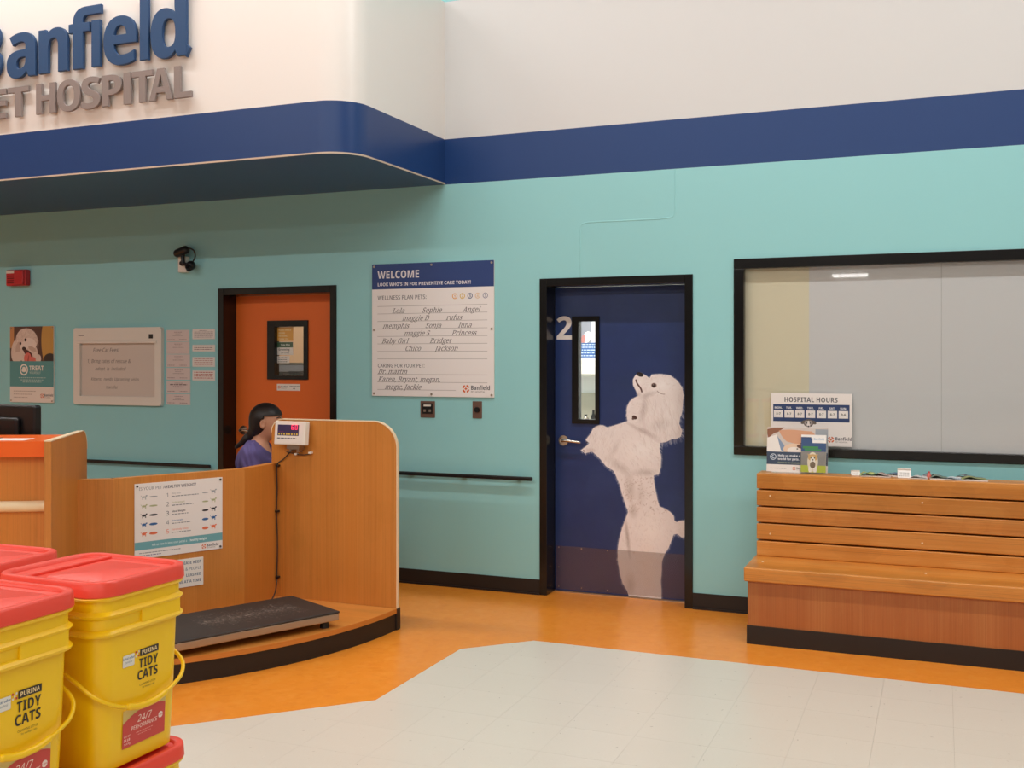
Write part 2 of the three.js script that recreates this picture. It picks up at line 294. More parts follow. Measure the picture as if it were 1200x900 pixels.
// door 2: navy door with a life-size photograph of a white poodle
const DOG = [[58.8, 146.0], [62.5, 144.0], [64.9, 142.2], [66.3, 144.5], [72.0, 145.0], [78.5, 144.1], [83.1, 141.0], [86.4, 136.4], [87.3, 131.4], [86.8, 126.0], [86.4, 120.5], [85.0, 116.8], [84.5, 113.2], [86.4, 108.7], [85.5, 105.0], [83.1, 103.6], [79.4, 103.0], [75.7, 101.1], [72.0, 100.5], [71.5, 96.3], [72.7, 91.8], [72.4, 84.5], [71.0, 80.3], [68.2, 79.5], [67.5, 78.7], [68.2, 73.3], [70.1, 64.2], [71.5, 59.6], [74.8, 58.4], [78.5, 56.4], [80.8, 54.2], [81.3, 51.0], [82.7, 50.0], [85.0, 51.1], [90.5, 52.0], [90.5, 41.1], [85.9, 40.4], [83.1, 42.5], [80.8, 41.9], [79.4, 38.1], [77.6, 33.4], [74.8, 28.7], [73.1, 24.0], [72.9, 16.6], [72.4, 11.1], [72.9, 3.8], [72.7, -0.8], [51.1, -0.4], [49.7, 3.7], [46.8, 8.1], [44.9, 14.4], [43.6, 22.7], [43.4, 29.2], [44.4, 35.8], [46.3, 43.4], [49.7, 52.4], [50.6, 54.8], [49.2, 58.4], [46.3, 66.7], [44.9, 72.2], [42.0, 78.6], [40.5, 81.3], [35.6, 83.9], [31.7, 88.5], [28.8, 91.2], [25.8, 93.4], [20.9, 92.0], [18.1, 94.1], [22.9, 97.6], [23.9, 99.0], [21.4, 100.8], [24.8, 105.2], [26.8, 109.0], [30.3, 110.9], [33.2, 111.0], [36.6, 109.7], [41.5, 111.2], [46.3, 112.7], [50.2, 114.2], [49.5, 117.9], [49.7, 122.6], [51.1, 126.3], [54.0, 129.1], [57.3, 130.6], [56.4, 132.9], [54.0, 137.5], [53.8, 141.2], [55.4, 144.0], [57.3, 145.4]];
function dogPrint(W, Hh) {
  const K = 8;                              // canvas pixels per centimetre
  return tex(Math.round(W * 100 * K), Math.round(Hh * 100 * K), (x, w, h) => {
    const R = rng(99), P = (a, b) => [a * K, h - b * K];
    x.fillStyle = 'rgb(34,54,106)'; x.fillRect(0, 0, w, h);
    for (let i = 0; i < 500; i++) { x.fillStyle = `rgba(${R() < 0.5 ? '44,66,120' : '28,44,92'},0.06)`; x.beginPath(); x.ellipse(R() * w, R() * h, 20 + 60 * R(), 20 + 60 * R(), 0, 0, 7); x.fill(); }
    const path = new Path2D(); DOG.forEach((p, i) => { const q = P(...p); i ? path.lineTo(...q) : path.moveTo(...q); }); path.closePath();
    // fringe of fur past the outline
    x.lineCap = 'round';
    for (let i = 0; i < DOG.length; i++) {
      const a = DOG[i], b = DOG[(i + 1) % DOG.length], L = Math.hypot(b[0] - a[0], b[1] - a[1]), nx = -(b[1] - a[1]) / L, ny = (b[0] - a[0]) / L, face = i < 2 || i > 83;
      if (a[1] < 0) continue;
      for (let k = 0; k < L * 6; k++) { const t = R(), px = a[0] + (b[0] - a[0]) * t, py = a[1] + (b[1] - a[1]) * t, ear = a[0] > 70 && a[1] > 99 && a[1] < 128, l = (face ? 0.2 : 0.5) + (face ? 0.2 : ear ? 2.2 : 0.9) * R(), dn = (ear ? -0.7 : -0.35) * l; x.strokeStyle = `rgba(238,228,226,${0.25 + 0.35 * R()})`; x.lineWidth = 1.2; x.beginPath(); x.moveTo(...P(px - nx * 0.5, py - ny * 0.5)); x.lineTo(...P(px + nx * l * 0.8, py + ny * l * 0.8 + dn)); x.stroke(); }
    }
    x.save(); x.clip(path); x.fillStyle = 'rgb(243,233,231)'; x.fillRect(0, 0, w, h);
    const blob = (cx, cy, rx, ry, col, a, rot = 0) => { const q = P(cx, cy); x.save(); x.translate(...q); x.rotate(rot); x.scale(rx * K, ry * K); const g = x.createRadialGradient(0, 0, 0, 0, 0, 1); g.addColorStop(0, `rgba(${col},${a})`); g.addColorStop(1, `rgba(${col},0)`); x.fillStyle = g; x.beginPath(); x.arc(0, 0, 1, 0, 7); x.fill(); x.restore(); };
    // tones of the photographed coat
    blob(74, 138, 15, 8, '254,249,248', 0.9); blob(79, 120, 8, 18, '252,246,244', 0.85); blob(60, 96, 17, 11, '254,248,246', 0.85); blob(34, 103, 11, 7, '242,232,230', 0.9); blob(57, 139, 5, 6, '254,249,248', 0.8); blob(53, 122, 4, 6, '240,230,228', 0.8);
    blob(66, 44, 12, 14, '253,245,241', 0.85); blob(63, 20, 9, 22, '246,232,224', 0.8); blob(87, 47, 4, 5, '246,238,234', 0.9);
    blob(61, 122, 3, 12, '203,191,188', 0.77, 0.25); blob(61.5, 107.5, 12, 2.4, '196,182,180', 0.81, 0.42); blob(72, 112, 9, 5, '212,202,199', 0.59, -0.3); blob(45, 84, 13, 4, '205,192,188', 0.77, 0.6); blob(62, 81, 11, 3, '199,186,182', 0.77, -0.05); blob(64, 131.5, 8, 2.2, '203,191,188', 0.68, -0.35); blob(57, 131.5, 3, 1.6, '198,186,184', 0.68);
    blob(52, 70, 4.5, 12, '199,184,178', 0.77, -0.12); blob(59, 66, 4, 10, '211,198,193', 0.59); blob(54, 55.5, 4, 6, '187,172,166', 0.59); blob(50.2, 38, 1.7, 17, '175,160,155', 0.81, -0.12); blob(52, 7, 4.5, 11, '204,187,178', 0.72); blob(25, 94, 4, 2, '210,191,188', 0.77); blob(41, 95, 3, 10, '220,210,208', 0.68, 0.5);
    // locks of hair: long on the ears, curls on the clipped body, brushed on the mane
    for (let i = 0; i < 5200; i++) {
      const cx = 16 + R() * 75, cy = R() * 147, body = cy < 78 && cy > 54 && cx > 46, long = cy > 100 && cx > 60 && cy < 130, mane = cy > 80 && cy < 113 && !long;
      const ang = long ? -1.4 + (R() - 0.5) * 0.6 : mane ? -0.9 - (cx < 46 ? 0.7 : 0) + (R() - 0.5) * 1.1 : cy < 54 ? -1.2 + (R() - 0.5) * 2 : R() * 6.28, l = long ? 3 + 4 * R() : body ? 0.7 + 0.6 * R() : mane ? 1.4 + 2 * R() : 0.9 + 1.2 * R();
      x.strokeStyle = R() < 0.52 ? `rgba(255,251,249,${0.08 + 0.2 * R()})` : `rgba(${body ? '160,132,122' : cy < 30 ? '206,176,162' : '190,170,166'},${0.04 + (body ? 0.34 : 0.13) * R()})`; x.lineWidth = body ? 3 + 2 * R() : 2 + 3 * R();
      const q = P(cx, cy); x.beginPath(); x.moveTo(...q); x.quadraticCurveTo(q[0] + Math.cos(ang + 0.5) * l * K * 0.5, q[1] - Math.sin(ang + 0.5) * l * K * 0.5, q[0] + Math.cos(ang) * l * K, q[1] - Math.sin(ang) * l * K); x.stroke();
    }
    // edges of the ear and of the foreleg tuft
    x.strokeStyle = 'rgba(190,168,164,0.16)'; x.lineWidth = 16; x.beginPath(); x.moveTo(...P(62, 131)); x.quadraticCurveTo(...P(59, 120), ...P(62, 109)); x.quadraticCurveTo(...P(66, 103), ...P(72, 101)); x.stroke(); x.strokeStyle = 'rgba(190,168,164,0.2)'; x.lineWidth = 14; x.beginPath(); x.moveTo(...P(50, 113)); x.quadraticCurveTo(...P(56, 110), ...P(61, 107)); x.stroke();
    x.restore();
    const dot = (cx, cy, rx, ry, col, rot = 0) => { x.fillStyle = col; x.beginPath(); const q = P(cx, cy); x.ellipse(q[0], q[1], rx * K, ry * K, rot, 0, 7); x.fill(); };
    dot(58.6, 144.6, 2.4, 1.4, '#1d1718', 0.3); dot(57.6, 144.3, 0.7, 0.5, '#4a4042');
    x.strokeStyle = '#5b3a36'; x.lineWidth = 8; x.beginPath(); x.moveTo(...P(55.9, 140.9)); x.quadraticCurveTo(...P(56.4, 138.6), ...P(58, 137)); x.quadraticCurveTo(...P(59.4, 135.4), ...P(59.8, 133.4)); x.stroke();
    dot(67.8, 137.6, 1.9, 1.6, '#b39c95'); dot(67.8, 137.6, 1.35, 1.25, '#2a1c1a'); dot(67.5, 138, 0.4, 0.35, '#9a8f90'); x.strokeStyle = 'rgba(120,90,84,0.7)'; x.lineWidth = 3; x.beginPath(); x.moveTo(...P(70, 134)); x.quadraticCurveTo(...P(72, 131.8), ...P(75, 132)); x.stroke();
    dot(54.9, 116.6, 1.7, 1.2, '#4a322c', 0.4); dot(53.9, 115.7, 0.8, 0.7, '#6e544e');
    dot(20.4, 93.6, 1.0, 0.5, '#a08a86', 0.5); dot(22.3, 99.3, 0.6, 0.4, '#3a3440');
    text(x, '2', ...P(0.2, 167.6), 21.5 * K, { bold: true, color: 'rgb(226,218,214)', sx: 1.06 });
  });
}
{
  const d = structure('door_2', 'navy door printed with a standing white poodle and the number 2'); const [a, b, h] = frameParts(d, D2), w = b - a - 0.006;
  const outer = [a + 0.125, a + 0.315, 1.127, 1.839], inn = [a + 0.171, a + 0.287, 1.156, 1.805];
  const leaf = part('door_leaf', leafGeo(w, h - 0.012, [inn[0] - a - 0.003 - 0.01, inn[1] - a - 0.003 + 0.01, inn[2] - 0.01 - 0.01, inn[3] - 0.01 + 0.01]), std({ map: dogPrint(w, h - 0.012), roughness: 0.32 }), d, 'navy leaf printed with a photograph of a poodle standing on its hind legs');
  leaf.position.set(a + 0.003, 0.01, LZ - 0.04);
  liteFrame(d, outer, inn, LZ); lever(d, a + 0.065, 1.012, LZ, 1);
  part('kick_plate', box(a + 0.012, b - 0.012, 0.02, 0.306, LZ + 0.0015, LZ + 0.004), std({ color: S(136, 108, 94), transparent: true, opacity: 0.17, roughness: 0.16 }), d, 'clear plastic kick plate with the orange floor reflection painted in as a brown tint');  // brown tint paints the orange floor's reflection into the clear plate
  screws(d, [[a + 0.03, 0.296], [a + 0.19, 0.296], [a + 0.37, 0.296], [a + 0.55, 0.296], [a + 0.73, 0.296], [b - 0.03, 0.296], [a + 0.03, 0.035], [a + 0.19, 0.035], [a + 0.37, 0.035], [b - 0.03, 0.035], [a + 0.03, 0.165]], LZ + 0.005, 0.004);
  for (const y of [0.3, 1.0, 1.75]) part('hinge', cyl(0.008, 0.008, 0.1, 12).translate(b - 0.004, y, LZ + 0.006), M.black, d);
}
{
  const d = structure('door_1', 'orange door in a black frame behind the reception desk'); const [a, b, h] = frameParts(d, D1), w = b - a - 0.006;
  const outer = [a + 0.291, a + 0.649, 1.402, 1.843], inn = [a + 0.356, a + 0.612, 1.433, 1.797];
  const leaf = part('door_leaf', leafGeo(w, h - 0.012, [inn[0] - a - 0.013, inn[1] - a + 0.007, inn[2] - 0.02, inn[3]]), std({ color: S(237, 112, 40), roughness: 0.4 }), d, 'orange painted leaf');
  leaf.position.set(a + 0.003, 0.01, LZ - 0.04);
  liteFrame(d, outer, inn, LZ); lever(d, a + 0.075, 1.015, LZ, 1);
  for (const y of [0.3, 1.0, 1.75]) part('hinge', cyl(0.008, 0.008, 0.1, 12).translate(b - 0.004, y, LZ + 0.006), M.black, d);
  // sticker under the glass
  const s = thing('door_sticker', 'small white label sticker under the glass of the orange door', 'sticker', [a + 0.4745, 1.344, LZ]);
  printed(s, 'sticker_base', 0.206, 0.05, 0.001, tex(412, 100, (x, W, H) => { x.fillStyle = '#efe7de'; x.fillRect(0, 0, W, H); logo(x, 16, 48, 50); text(x, 'Authorized staff', 225, 42, 22, { bold: true, color: '#333' }); text(x, 'only', 280, 74, 22, { bold: true, color: '#333' }); }), 0.006);
  // notices taped behind the glass
  const gz = LZ - 0.026, tape = (name, label, x0, x1, y0, y1, draw) => { const n = thing(name, label, 'notice', [a + (x0 + x1) / 2, (y0 + y1) / 2, gz], 0); printed(n, 'sheet', x1 - x0, y1 - y0, 0.001, tex(256, Math.round(256 * (y1 - y0) / (x1 - x0)), draw), 0.001); };
  tape('taped_notice', 'amber notice taped behind the glass of the orange door', 0.357, 0.5, 1.69, 1.795, (x, W, H) => { x.fillStyle = '#e8a83c'; x.fillRect(0, 0, W, H); for (let k = 0; k < 4; k++) text(x, ['PLEASE KNOCK', 'BEFORE', 'ENTERING', 'THANK YOU'][k], 20, 50 + k * 40, 28, { bold: true, color: '#f6e3b4' }); });
  tape('taped_notice', 'white and green card taped behind the glass of the orange door', 0.357, 0.497, 1.585, 1.683, (x, W, H) => { x.fillStyle = '#efeae2'; x.fillRect(0, 0, W, H); x.fillStyle = '#2c5a3c'; x.fillRect(0, 0, W, H * 0.42); text(x, 'Stay Play', 60, H * 0.28, 34, { bold: true, color: '#e7efe4' }); text(x, 'Grooming', 20, H * 0.65, 38, { bold: true, color: '#3a3a3a' }); text(x, 'see inside', 60, H * 0.88, 30, { color: '#555' }); });
  tape('taped_notice', 'small white slip taped lowest behind the glass of the orange door', 0.357, 0.466, 1.525, 1.578, (x, W, H) => { x.fillStyle = '#e9e4dd'; x.fillRect(0, 0, W, H); const R = rng(3); for (let k = 0; k < 3; k++) lineRow(x, R, 20, 22 + k * 36, W - 70, 11, '#666'); });
}
// ------------------------------------------------------------------ rooms behind the doors
function backRoom(side, x0, x1, zb, wall, floorMat, rad, lx, lz) {
  const ht = 2.6, w = structure('wall_' + side, 'walls of the room behind the door');
  part('wall_panel', merge([box(x0, x1, 0, ht, zb - 0.1, zb), box(x0 - 0.1, x0, 0, ht, zb - 0.1, -T), box(x1, x1 + 0.1, 0, ht, zb - 0.1, -T)]), wall, w);
  const f = structure('floor_' + side, 'floor of the room behind the door'); part('flooring', box(x0 - 0.1, x1 + 0.1, -0.1, 0, zb - 0.1, -0.16), floorMat, f);
  const c = structure('ceiling_' + side, 'ceiling of the room behind the door'); part('ceiling_board', box(x0 - 0.1, x1 + 0.1, ht, ht + 0.08, zb - 0.1, -T), M.ceiling, c);
  const t = thing('ceiling_panel_light', 'square ceiling light panel in the ' + side.replace(/_/g, ' '), 'light', [lx, ht, lz]);
  part('frame', rbox(-0.32, 0.32, -0.03, -0.001, -0.32, 0.32, 0.006), M.plasticWhite, t); part('diffuser', box(-0.3, 0.3, -0.034, -0.029, -0.3, 0.3), std({ color: 0xffffff, emissive: new THREE.Color(1, 0.98, 0.94), emissiveIntensity: 2.5 }), t);
  const l = new THREE.RectAreaLight(new THREE.Color(1, 0.98, 0.94), rad, 0.58, 0.58); l.name = 'panel_lamp'; l.position.y = -0.037; l.rotation.x = -Math.PI / 2; t.add(l);
}
backRoom('staff_room', -6.9, -3.72, -1.9, std({ color: S(222, 176, 132), roughness: 0.8 }), M.slab, 14, -5.2, -1.0);
backRoom('exam_room', -3.5, -1.26, -2.5, std({ color: S(238, 238, 236), roughness: 0.7 }), M.slab, 40, -2.7, -1.4);
{
  part('backsplash', box(-3.47, -2.03, 0.99, 1.25, -2.499, -2.484), std({ color: S(196, 190, 172), roughness: 0.5 }), scene.getObjectByName('wall_exam_room'));
  const c = thing('staff_counter', 'dark grey counter seen through the glass of the orange door', 'counter', [-5.9, 0, -1.55]);
  part('cabinet_body', box(-0.95, 0.95, 0, 1.37, -0.31, 0.2), std({ color: S(120, 116, 114), roughness: 0.6 }), c); part('counter_top', rbox(-0.97, 0.97, 1.37, 1.4, -0.315, 0.24, 0.008), std({ color: S(96, 92, 92), roughness: 0.4 }), c); const pp = thing('partition_panel', 'low grey partition behind the dark counter in the staff room', 'partition', [-5.9, 0, -1.86]); part('panel', box(-0.94, 0.94, 0, 1.5, -0.03, -0.022), std({ color: S(132, 128, 128), roughness: 0.6 }), pp); part('cap_rail', rbox(-0.95, 0.95, 1.5, 1.52, -0.034, -0.018, 0.003), M.steel, pp);
  for (const [x, h] of [[0.42, 0.03], [0.6, 0.035], [0.78, 0.045]]) { const b = thing('desk_organizer', 'dark small organizer box on the grey counter behind the orange door', 'box', [-5.9 + x, 1.4, -1.44], 0, 'organizer boxes on the staff counter'); part('box_body', rbox(-0.06, 0.06, 0, h, -0.05, 0.05, 0.006), M.plasticBlack, b); part('lid', rbox(-0.062, 0.062, h, h + 0.012, -0.052, 0.052, 0.004), M.rubber, b); }
  const p = thing('exam_poster', 'small framed animal picture on the exam room wall', 'picture', [-2.985, 1.80, -2.5]); printed(p, 'frame_board', 0.16, 0.2, 0.015, tex(160, 200, (x) => { x.fillStyle = '#8d8f98'; x.fillRect(0, 0, 160, 200); ov(x, '#f1ece8', [120, 150, 36, 54, 0.4]); ov(x, '#b97a74', [84, 170, 20, 44, 0.2]); }), 0.003);
  const q = thing('exam_poster', 'blue chart with white text lines on the exam room wall', 'poster', [-2.88, 1.635, -2.5]); printed(q, 'chart_board', 0.6, 0.135, 0.006, tex(600, 135, (x) => { x.fillStyle = '#2f5f9e'; x.fillRect(0, 0, 600, 135); const R = rng(8); for (let k = 0; k < 5; k++) lineRow(x, R, 8, 14 + k * 25, 580, 8, '#dfe8f2'); }), 0.002);
  const s = thing('exam_wall_cabinet', 'white wall shelf unit under the blue chart in the exam room', 'cabinet', [-2.75, 1.4, -2.5]); part('cabinet_body', rbox(-0.7, 0.7, 0, 0.15, 0.001, 0.28, 0.006), M.plasticWhite, s); part('door_panel', rbox(-0.68, 0.68, 0.02, 0.1, 0.28, 0.295, 0.004), M.plasticWhite, s);
  const k = thing('exam_counter', 'pale exam room counter seen through the narrow door glass', 'counter', [-2.75, 0, -2.48]); part('cabinet_body', rbox(-0.72, 0.72, 0, 0.95, 0.001, 0.5, 0.006), M.plasticWhite, k); part('counter_top', rbox(-0.74, 0.74, 0.95, 0.99, 0.001, 0.54, 0.01), std({ color: S(214, 210, 200), roughness: 0.4 }), k); 
  for (const [x, h, r, l] of [[-0.21, 0.1, 0.026, 'dark dispenser bottle'], [-0.12, 0.075, 0.03, 'chrome canister'], [-0.05, 0.11, 0.022, 'black spray bottle'], [0.03, 0.09, 0.03, 'squat steel jar']]) { const b = thing('counter_bottle', l + ' on the exam room counter', 'bottle', [-2.75 + x, 0.99, -2.22]); part('bottle_body', new THREE.LatheGeometry([[0, 0], [r, 0], [r, h * 0.6], [r * 0.5, h * 0.8], [r * 0.4, h]].map((v) => new THREE.Vector2(...v)), 20), h > 0.095 ? M.plasticBlack : M.steel, b); part('cap', cyl(r * 0.45, r * 0.45, h * 0.18, 16).translate(0, h * 1.02, 0), M.plasticBlack, b); }
}

// ------------------------------------------------------------------ window
{
  const w = structure('window_1', 'wide black framed window with frosted film behind the glass'); const [a, b, y0, y1] = WN, f = 0.062;
  part('window_frame', rbox(a, b, y1 - f, y1, -0.1, 0.012, 0.003), M.black, w); part('window_frame', rbox(a, b, y0, y0 + f * 0.85, -0.1, 0.012, 0.003), M.black, w); part('window_frame', rbox(a, a + f, y0 + f * 0.85, y1 - f, -0.1, 0.012, 0.003), M.black, w); part('window_frame', rbox(b - f, b, y0 + f * 0.85, y1 - f, -0.1, 0.012, 0.003), M.black, w);
  part('glass_pane', box(a + f, b - f, y0 + f * 0.85, y1 - f, -0.034, -0.03), M.glass, w);
  const grey = std({ color: S(204, 206, 207), roughness: 0.6 }), beige = std({ color: S(214, 209, 184), roughness: 0.6 });
  for (const [x0, x1, m] of [[a + f, -0.742, beige], [-0.742, -0.004, grey], [-0.003, b - f, grey]]) part('frosted_film', box(x0, x1, y0 + f * 0.85, y1 - f, -0.05, -0.045), m, w, m === beige ? 'yellowish frosted film strip' : 'grey frosted film');
  // hours sign on the glass
  const s = thing('hours_sign', 'white HOSPITAL HOURS sign with a navy table of weekdays on the window glass', 'sign', [-0.728, 1.192, -0.0295]);
  printed(s, 'sign_board', 0.472, 0.315, 0.006, tex(944, 630, (x, W, H) => {
    x.fillStyle = '#efe9e6'; x.fillRect(0, 0, W, H); text(x, 'HOSPITAL HOURS', W / 2 - 4, 104, 80, { bold: true, align: 'center', color: '#62626a', sx: 0.94 });
    x.fillStyle = '#2b416f'; x.fillRect(26, 132, 888, 208); const d = ['MON.', 'TUE.', 'WED.', 'THU.', 'FRI.', 'SAT.', 'SUN.'];
    d.forEach((t, i) => { const cx = 88 + i * 126; text(x, t, cx, 188, 34, { bold: true, align: 'center', color: '#f3f1f0' }); x.fillStyle = '#efe9e6'; x.fillRect(cx - 54, 204, 108, 90); text(x, i < 6 ? '8-7' : '9-6', cx, 262, 38, { bold: true, align: 'center', color: '#555' }); });
    logo(x, 664, 548, 74);
    // small dog peeking over the edge of the printed page
    ov(x, '#6d625c', [386, 346, 36, 20, -0.45], [500, 346, 36, 20, 0.45], [442, 356, 56, 48]); ov(x, '#a89d99', [416, 352, 22, 26], [468, 352, 22, 26]); ov(x, '#f1e9e5', [442, 372, 20, 46]); ov(x, '#2b2526', [422, 356, 8], [462, 356, 8], [442, 396, 12, 9]); ov(x, '#c2876a', [450, 470, 110, 60]);
  }), 0.002);
}

// ------------------------------------------------------------------ wall fittings
{
  const t = thing('welcome_board', 'WELCOME board with handwritten pet names on the teal wall', 'board', [-3.249, 1.759, 0]);
  const names = [['Lola', 190, 'Sophie', 470, 'Angel', 840], ['maggie D', 285, '', 0, 'rufus', 690], ['memphis', 100, 'Sonja', 500, 'luna', 800], ['maggie S', 300, '', 0, 'Princess', 740], ['Baby Girl', 90, 'Bridget', 540, '', 0], ['Chico', 310, '', 0, 'Jackson', 590]];
  printed(t, 'board_panel', 0.934, 0.924, 0.012, tex(1120, 1108, (x, W, H) => {
    x.fillStyle = '#f3efee'; x.fillRect(0, 0, W, H); x.fillStyle = '#2c447e'; x.fillRect(0, 0, W, 212);
    text(x, 'WELCOME', 54, 122, 88, { bold: true, color: '#eae6e8', sx: 0.92 }); text(x, "LOOK WHO'S IN FOR PREVENTIVE CARE TODAY!", 52, 186, 40, { bold: true, color: '#f0edf0', sx: 0.965 });
    text(x, 'WELLNESS PLAN PETS:', 54, 300, 46, { color: '#3d3d46', sx: 1.0 });
    [['#e7a03a', 1], ['#d8b23e', 2], ['#2f4a7a', 3], ['#e3c39a', 4], ['#8f93a8', 5]].forEach(([c], i) => { x.strokeStyle = c; x.lineWidth = 6; x.beginPath(); x.arc(772 + i * 68, 284, 20, 0, 7); x.stroke(); text(x, String(i + 1), 772 + i * 68, 296, 30, { align: 'center', color: c, bold: true }); });
    x.strokeStyle = '#8f8988'; x.lineWidth = 2.4; for (let k = 0; k < 8; k++) { const y = 356 + k * 63; x.beginPath(); x.moveTo(52, y); x.lineTo(1062, y); x.stroke(); }
    names.forEach((r, i) => { for (let k = 0; k < 6; k += 2) if (r[k]) text(x, r[k], r[k + 1], 414 + i * 63, 56, { font: 'serif', color: '#4a4448', skew: 0.42, sx: 1.0 }); });
    text(x, 'CARING FOR YOUR PET:', 54, 868, 44, { color: '#3d3d46', sx: 0.95 });
    for (let k = 0; k < 3; k++) { const y = 926 + k * 64; x.beginPath(); x.moveTo(52, y); x.lineTo(k < 2 ? 1062 : 780, y); x.stroke(); }
    ['Dr. martin', 'Karen, Bryant, megan,', 'magic, Jackie'].forEach((s, i) => text(x, s, i === 2 ? 120 : 54, 922 + i * 64, 56, { font: 'serif', color: '#4a4448', skew: 0.42, sx: 0.98 }));
    logo(x, 838, 1040, 66);
  }), 0.004, 0.3, M.plasticWhite);
  screws(t, [[-0.45, 0.445], [0, 0.445], [0.45, 0.445], [-0.45, 0], [0.45, 0], [-0.45, -0.445], [0, -0.445], [0.45, -0.445]], 0.014, 0.008);
}
{
  const t = thing('wall_poster', 'framed poster of a white fluffy dog over the word TREAT on the teal wall', 'poster', [-6.889, 1.511, 0]);
  printed(t, 'poster_board', 0.472, 0.622, 0.02, tex(640, 844, (x, W, H) => {
    const R = rng(17); x.fillStyle = '#5c3f35'; x.fillRect(0, 0, W, 386); x.fillStyle = '#c89a50'; x.beginPath(); x.moveTo(480, 0); x.lineTo(W, 0); x.lineTo(W, 386); x.lineTo(500, 386); x.quadraticCurveTo(440, 200, 480, 0); x.fill(); x.fillStyle = '#c98f5c'; x.fillRect(0, 0, 60, 240); x.fillStyle = '#3a3230'; x.beginPath(); x.ellipse(590, 360, 90, 60, 0, 0, 7); x.fill();
    x.fillStyle = '#e3cfc2'; x.beginPath(); x.ellipse(250, 150, 160, 128, 0.15, 0, 7); x.fill(); x.beginPath(); x.ellipse(90, 270, 70, 130, 0.15, 0, 7); x.fill(); x.beginPath(); x.ellipse(260, 290, 150, 110, 0, 0, 7); x.fill();
    for (let i = 0; i < 1600; i++) { const a = R() * 6.28, r = Math.sqrt(R()), px = 240 + Math.cos(a) * r * 180, py = 200 + Math.sin(a) * r * 180; x.strokeStyle = R() < 0.5 ? 'rgba(246,232,222,0.25)' : 'rgba(176,146,130,0.2)'; x.lineWidth = 3; x.beginPath(); x.arc(px, py, 5 + 8 * R(), R() * 6, R() * 6 + 1.5); x.stroke(); }
    ov(x, '#efdfd4', [300, 190, 90, 60, 0.3], [215, 215, 70, 44]); ov(x, '#cdb3a4', [120, 250, 34, 80, 0.2], [330, 250, 60, 24, 0.4]); ov(x, '#2a1c18', [156, 190, 15, 17], [232, 150, 17, 18]); ov(x, '#35221f', [212, 250, 32, 22, 0.3]); ov(x, '#5a2c28', [270, 300, 74, 30, 0.5]); ov(x, '#dc7266', [262, 352, 52, 62, 0.25], [352, 376, 60, 34, 0.4]); ov(x, '#b44f4a', [272, 366, 8, 50, 0.2]); ov(x, '#e3cfc2', [120, 340, 60, 60], [420, 360, 40, 50]); x.fillStyle = '#5d9b9d'; x.fillRect(0, 386, W, 30);
    x.fillStyle = '#5d9b9d'; x.fillRect(0, 386, W, 284); x.strokeStyle = '#f0ebe2'; x.lineWidth = 16; x.beginPath(); x.ellipse(208, 482, 52, 56, 0, 0, 7); x.stroke(); ov(x, '#f0ebe2', [208, 490, 34, 18], [208, 468, 24, 20]);
    text(x, 'TREAT', 286, 490, 76, { bold: true, color: '#efe9df', sx: 0.95 }); text(x, 'YOURSELF', 290, 528, 36, { color: '#cfdcd6' }); for (let k = 0; k < 3; k++) lineRow(x, R, 130 + k * 30, 566 + k * 24, 400 - k * 60, 8, '#b9d0cb');
    x.fillStyle = '#efe4da'; x.fillRect(0, 670, W, 174); for (let k = 0; k < 3; k++) lineRow(x, R, 54, 716 + k * 34, 330 - k * 60, 7, '#b8a79d'); logo(x, 448, 768, 50);
  }), 0.004);
  screws(t, [[0.222, -0.297], [-0.222, -0.297], [0.222, 0.297], [-0.222, 0.297]], 0.022, 0.006);
}
{
  const t = thing('flip_whiteboard', 'cream framed whiteboard with handwritten marker lines', 'whiteboard', [-5.993, 1.498, 0]), w = 0.87, h = 0.602;
  const s = new THREE.Shape(), a = w / 2, b = h / 2, c = 0.02; s.moveTo(-a + c, -b); s.lineTo(a - c, -b); s.quadraticCurveTo(a, -b, a, -b + c); s.lineTo(a, b - c); s.quadraticCurveTo(a, b, a - c, b); s.lineTo(-a + c, b); s.quadraticCurveTo(-a, b, -a, b - c); s.lineTo(-a, -b + c); s.quadraticCurveTo(-a, -b, -a + c, -b);
  s.holes.push(new THREE.Path([[-0.378, -0.24], [-0.378, 0.187], [0.378, 0.187], [0.378, -0.24]].map((p) => new THREE.Vector2(...p))));
  part('board_frame', new THREE.ExtrudeGeometry(s, { depth: 0.03, bevelEnabled: true, bevelSize: 0.004, bevelThickness: 0.004, bevelSegments: 2 }), M.plasticWhite, t);
  part('top_bar', rbox(-0.40, 0.40, 0.18, 0.2, 0.02, 0.042, 0.004), M.plasticWhite, t); part('control_button', rbox(0.322, 0.36, 0.216, 0.25, 0.03, 0.038, 0.002), M.plasticBlack, t, 'black square button'); part('maker_mark', box(-0.386, -0.33, 0.242, 0.246, 0.03, 0.0345), M.plasticBlack, t);
  const g = new THREE.PlaneGeometry(0.756, 0.427).translate(0, -0.0265, 0.012);
  part('writing_surface', g, std({ roughness: 0.35, map: tex(1134, 640, (x, W, H) => { x.fillStyle = '#d6cbc2'; x.fillRect(0, 0, W, H); const wr = (s2, px, py, sz) => text(x, s2, px, py, sz, { font: 'sans-serif', color: '#6b6461', skew: 0.2 }); wr('Free Cat Fees!', 180, 110, 64); wr('1) Bring rates of rescue &', 90, 240, 58); wr('adopt  is  included', 215, 330, 56); wr('Kittens:  needs  Upcoming  visits', 150, 450, 50); wr('transfer', 380, 545, 50); }) }), t, 'grey writing surface with faint marker handwriting');
}
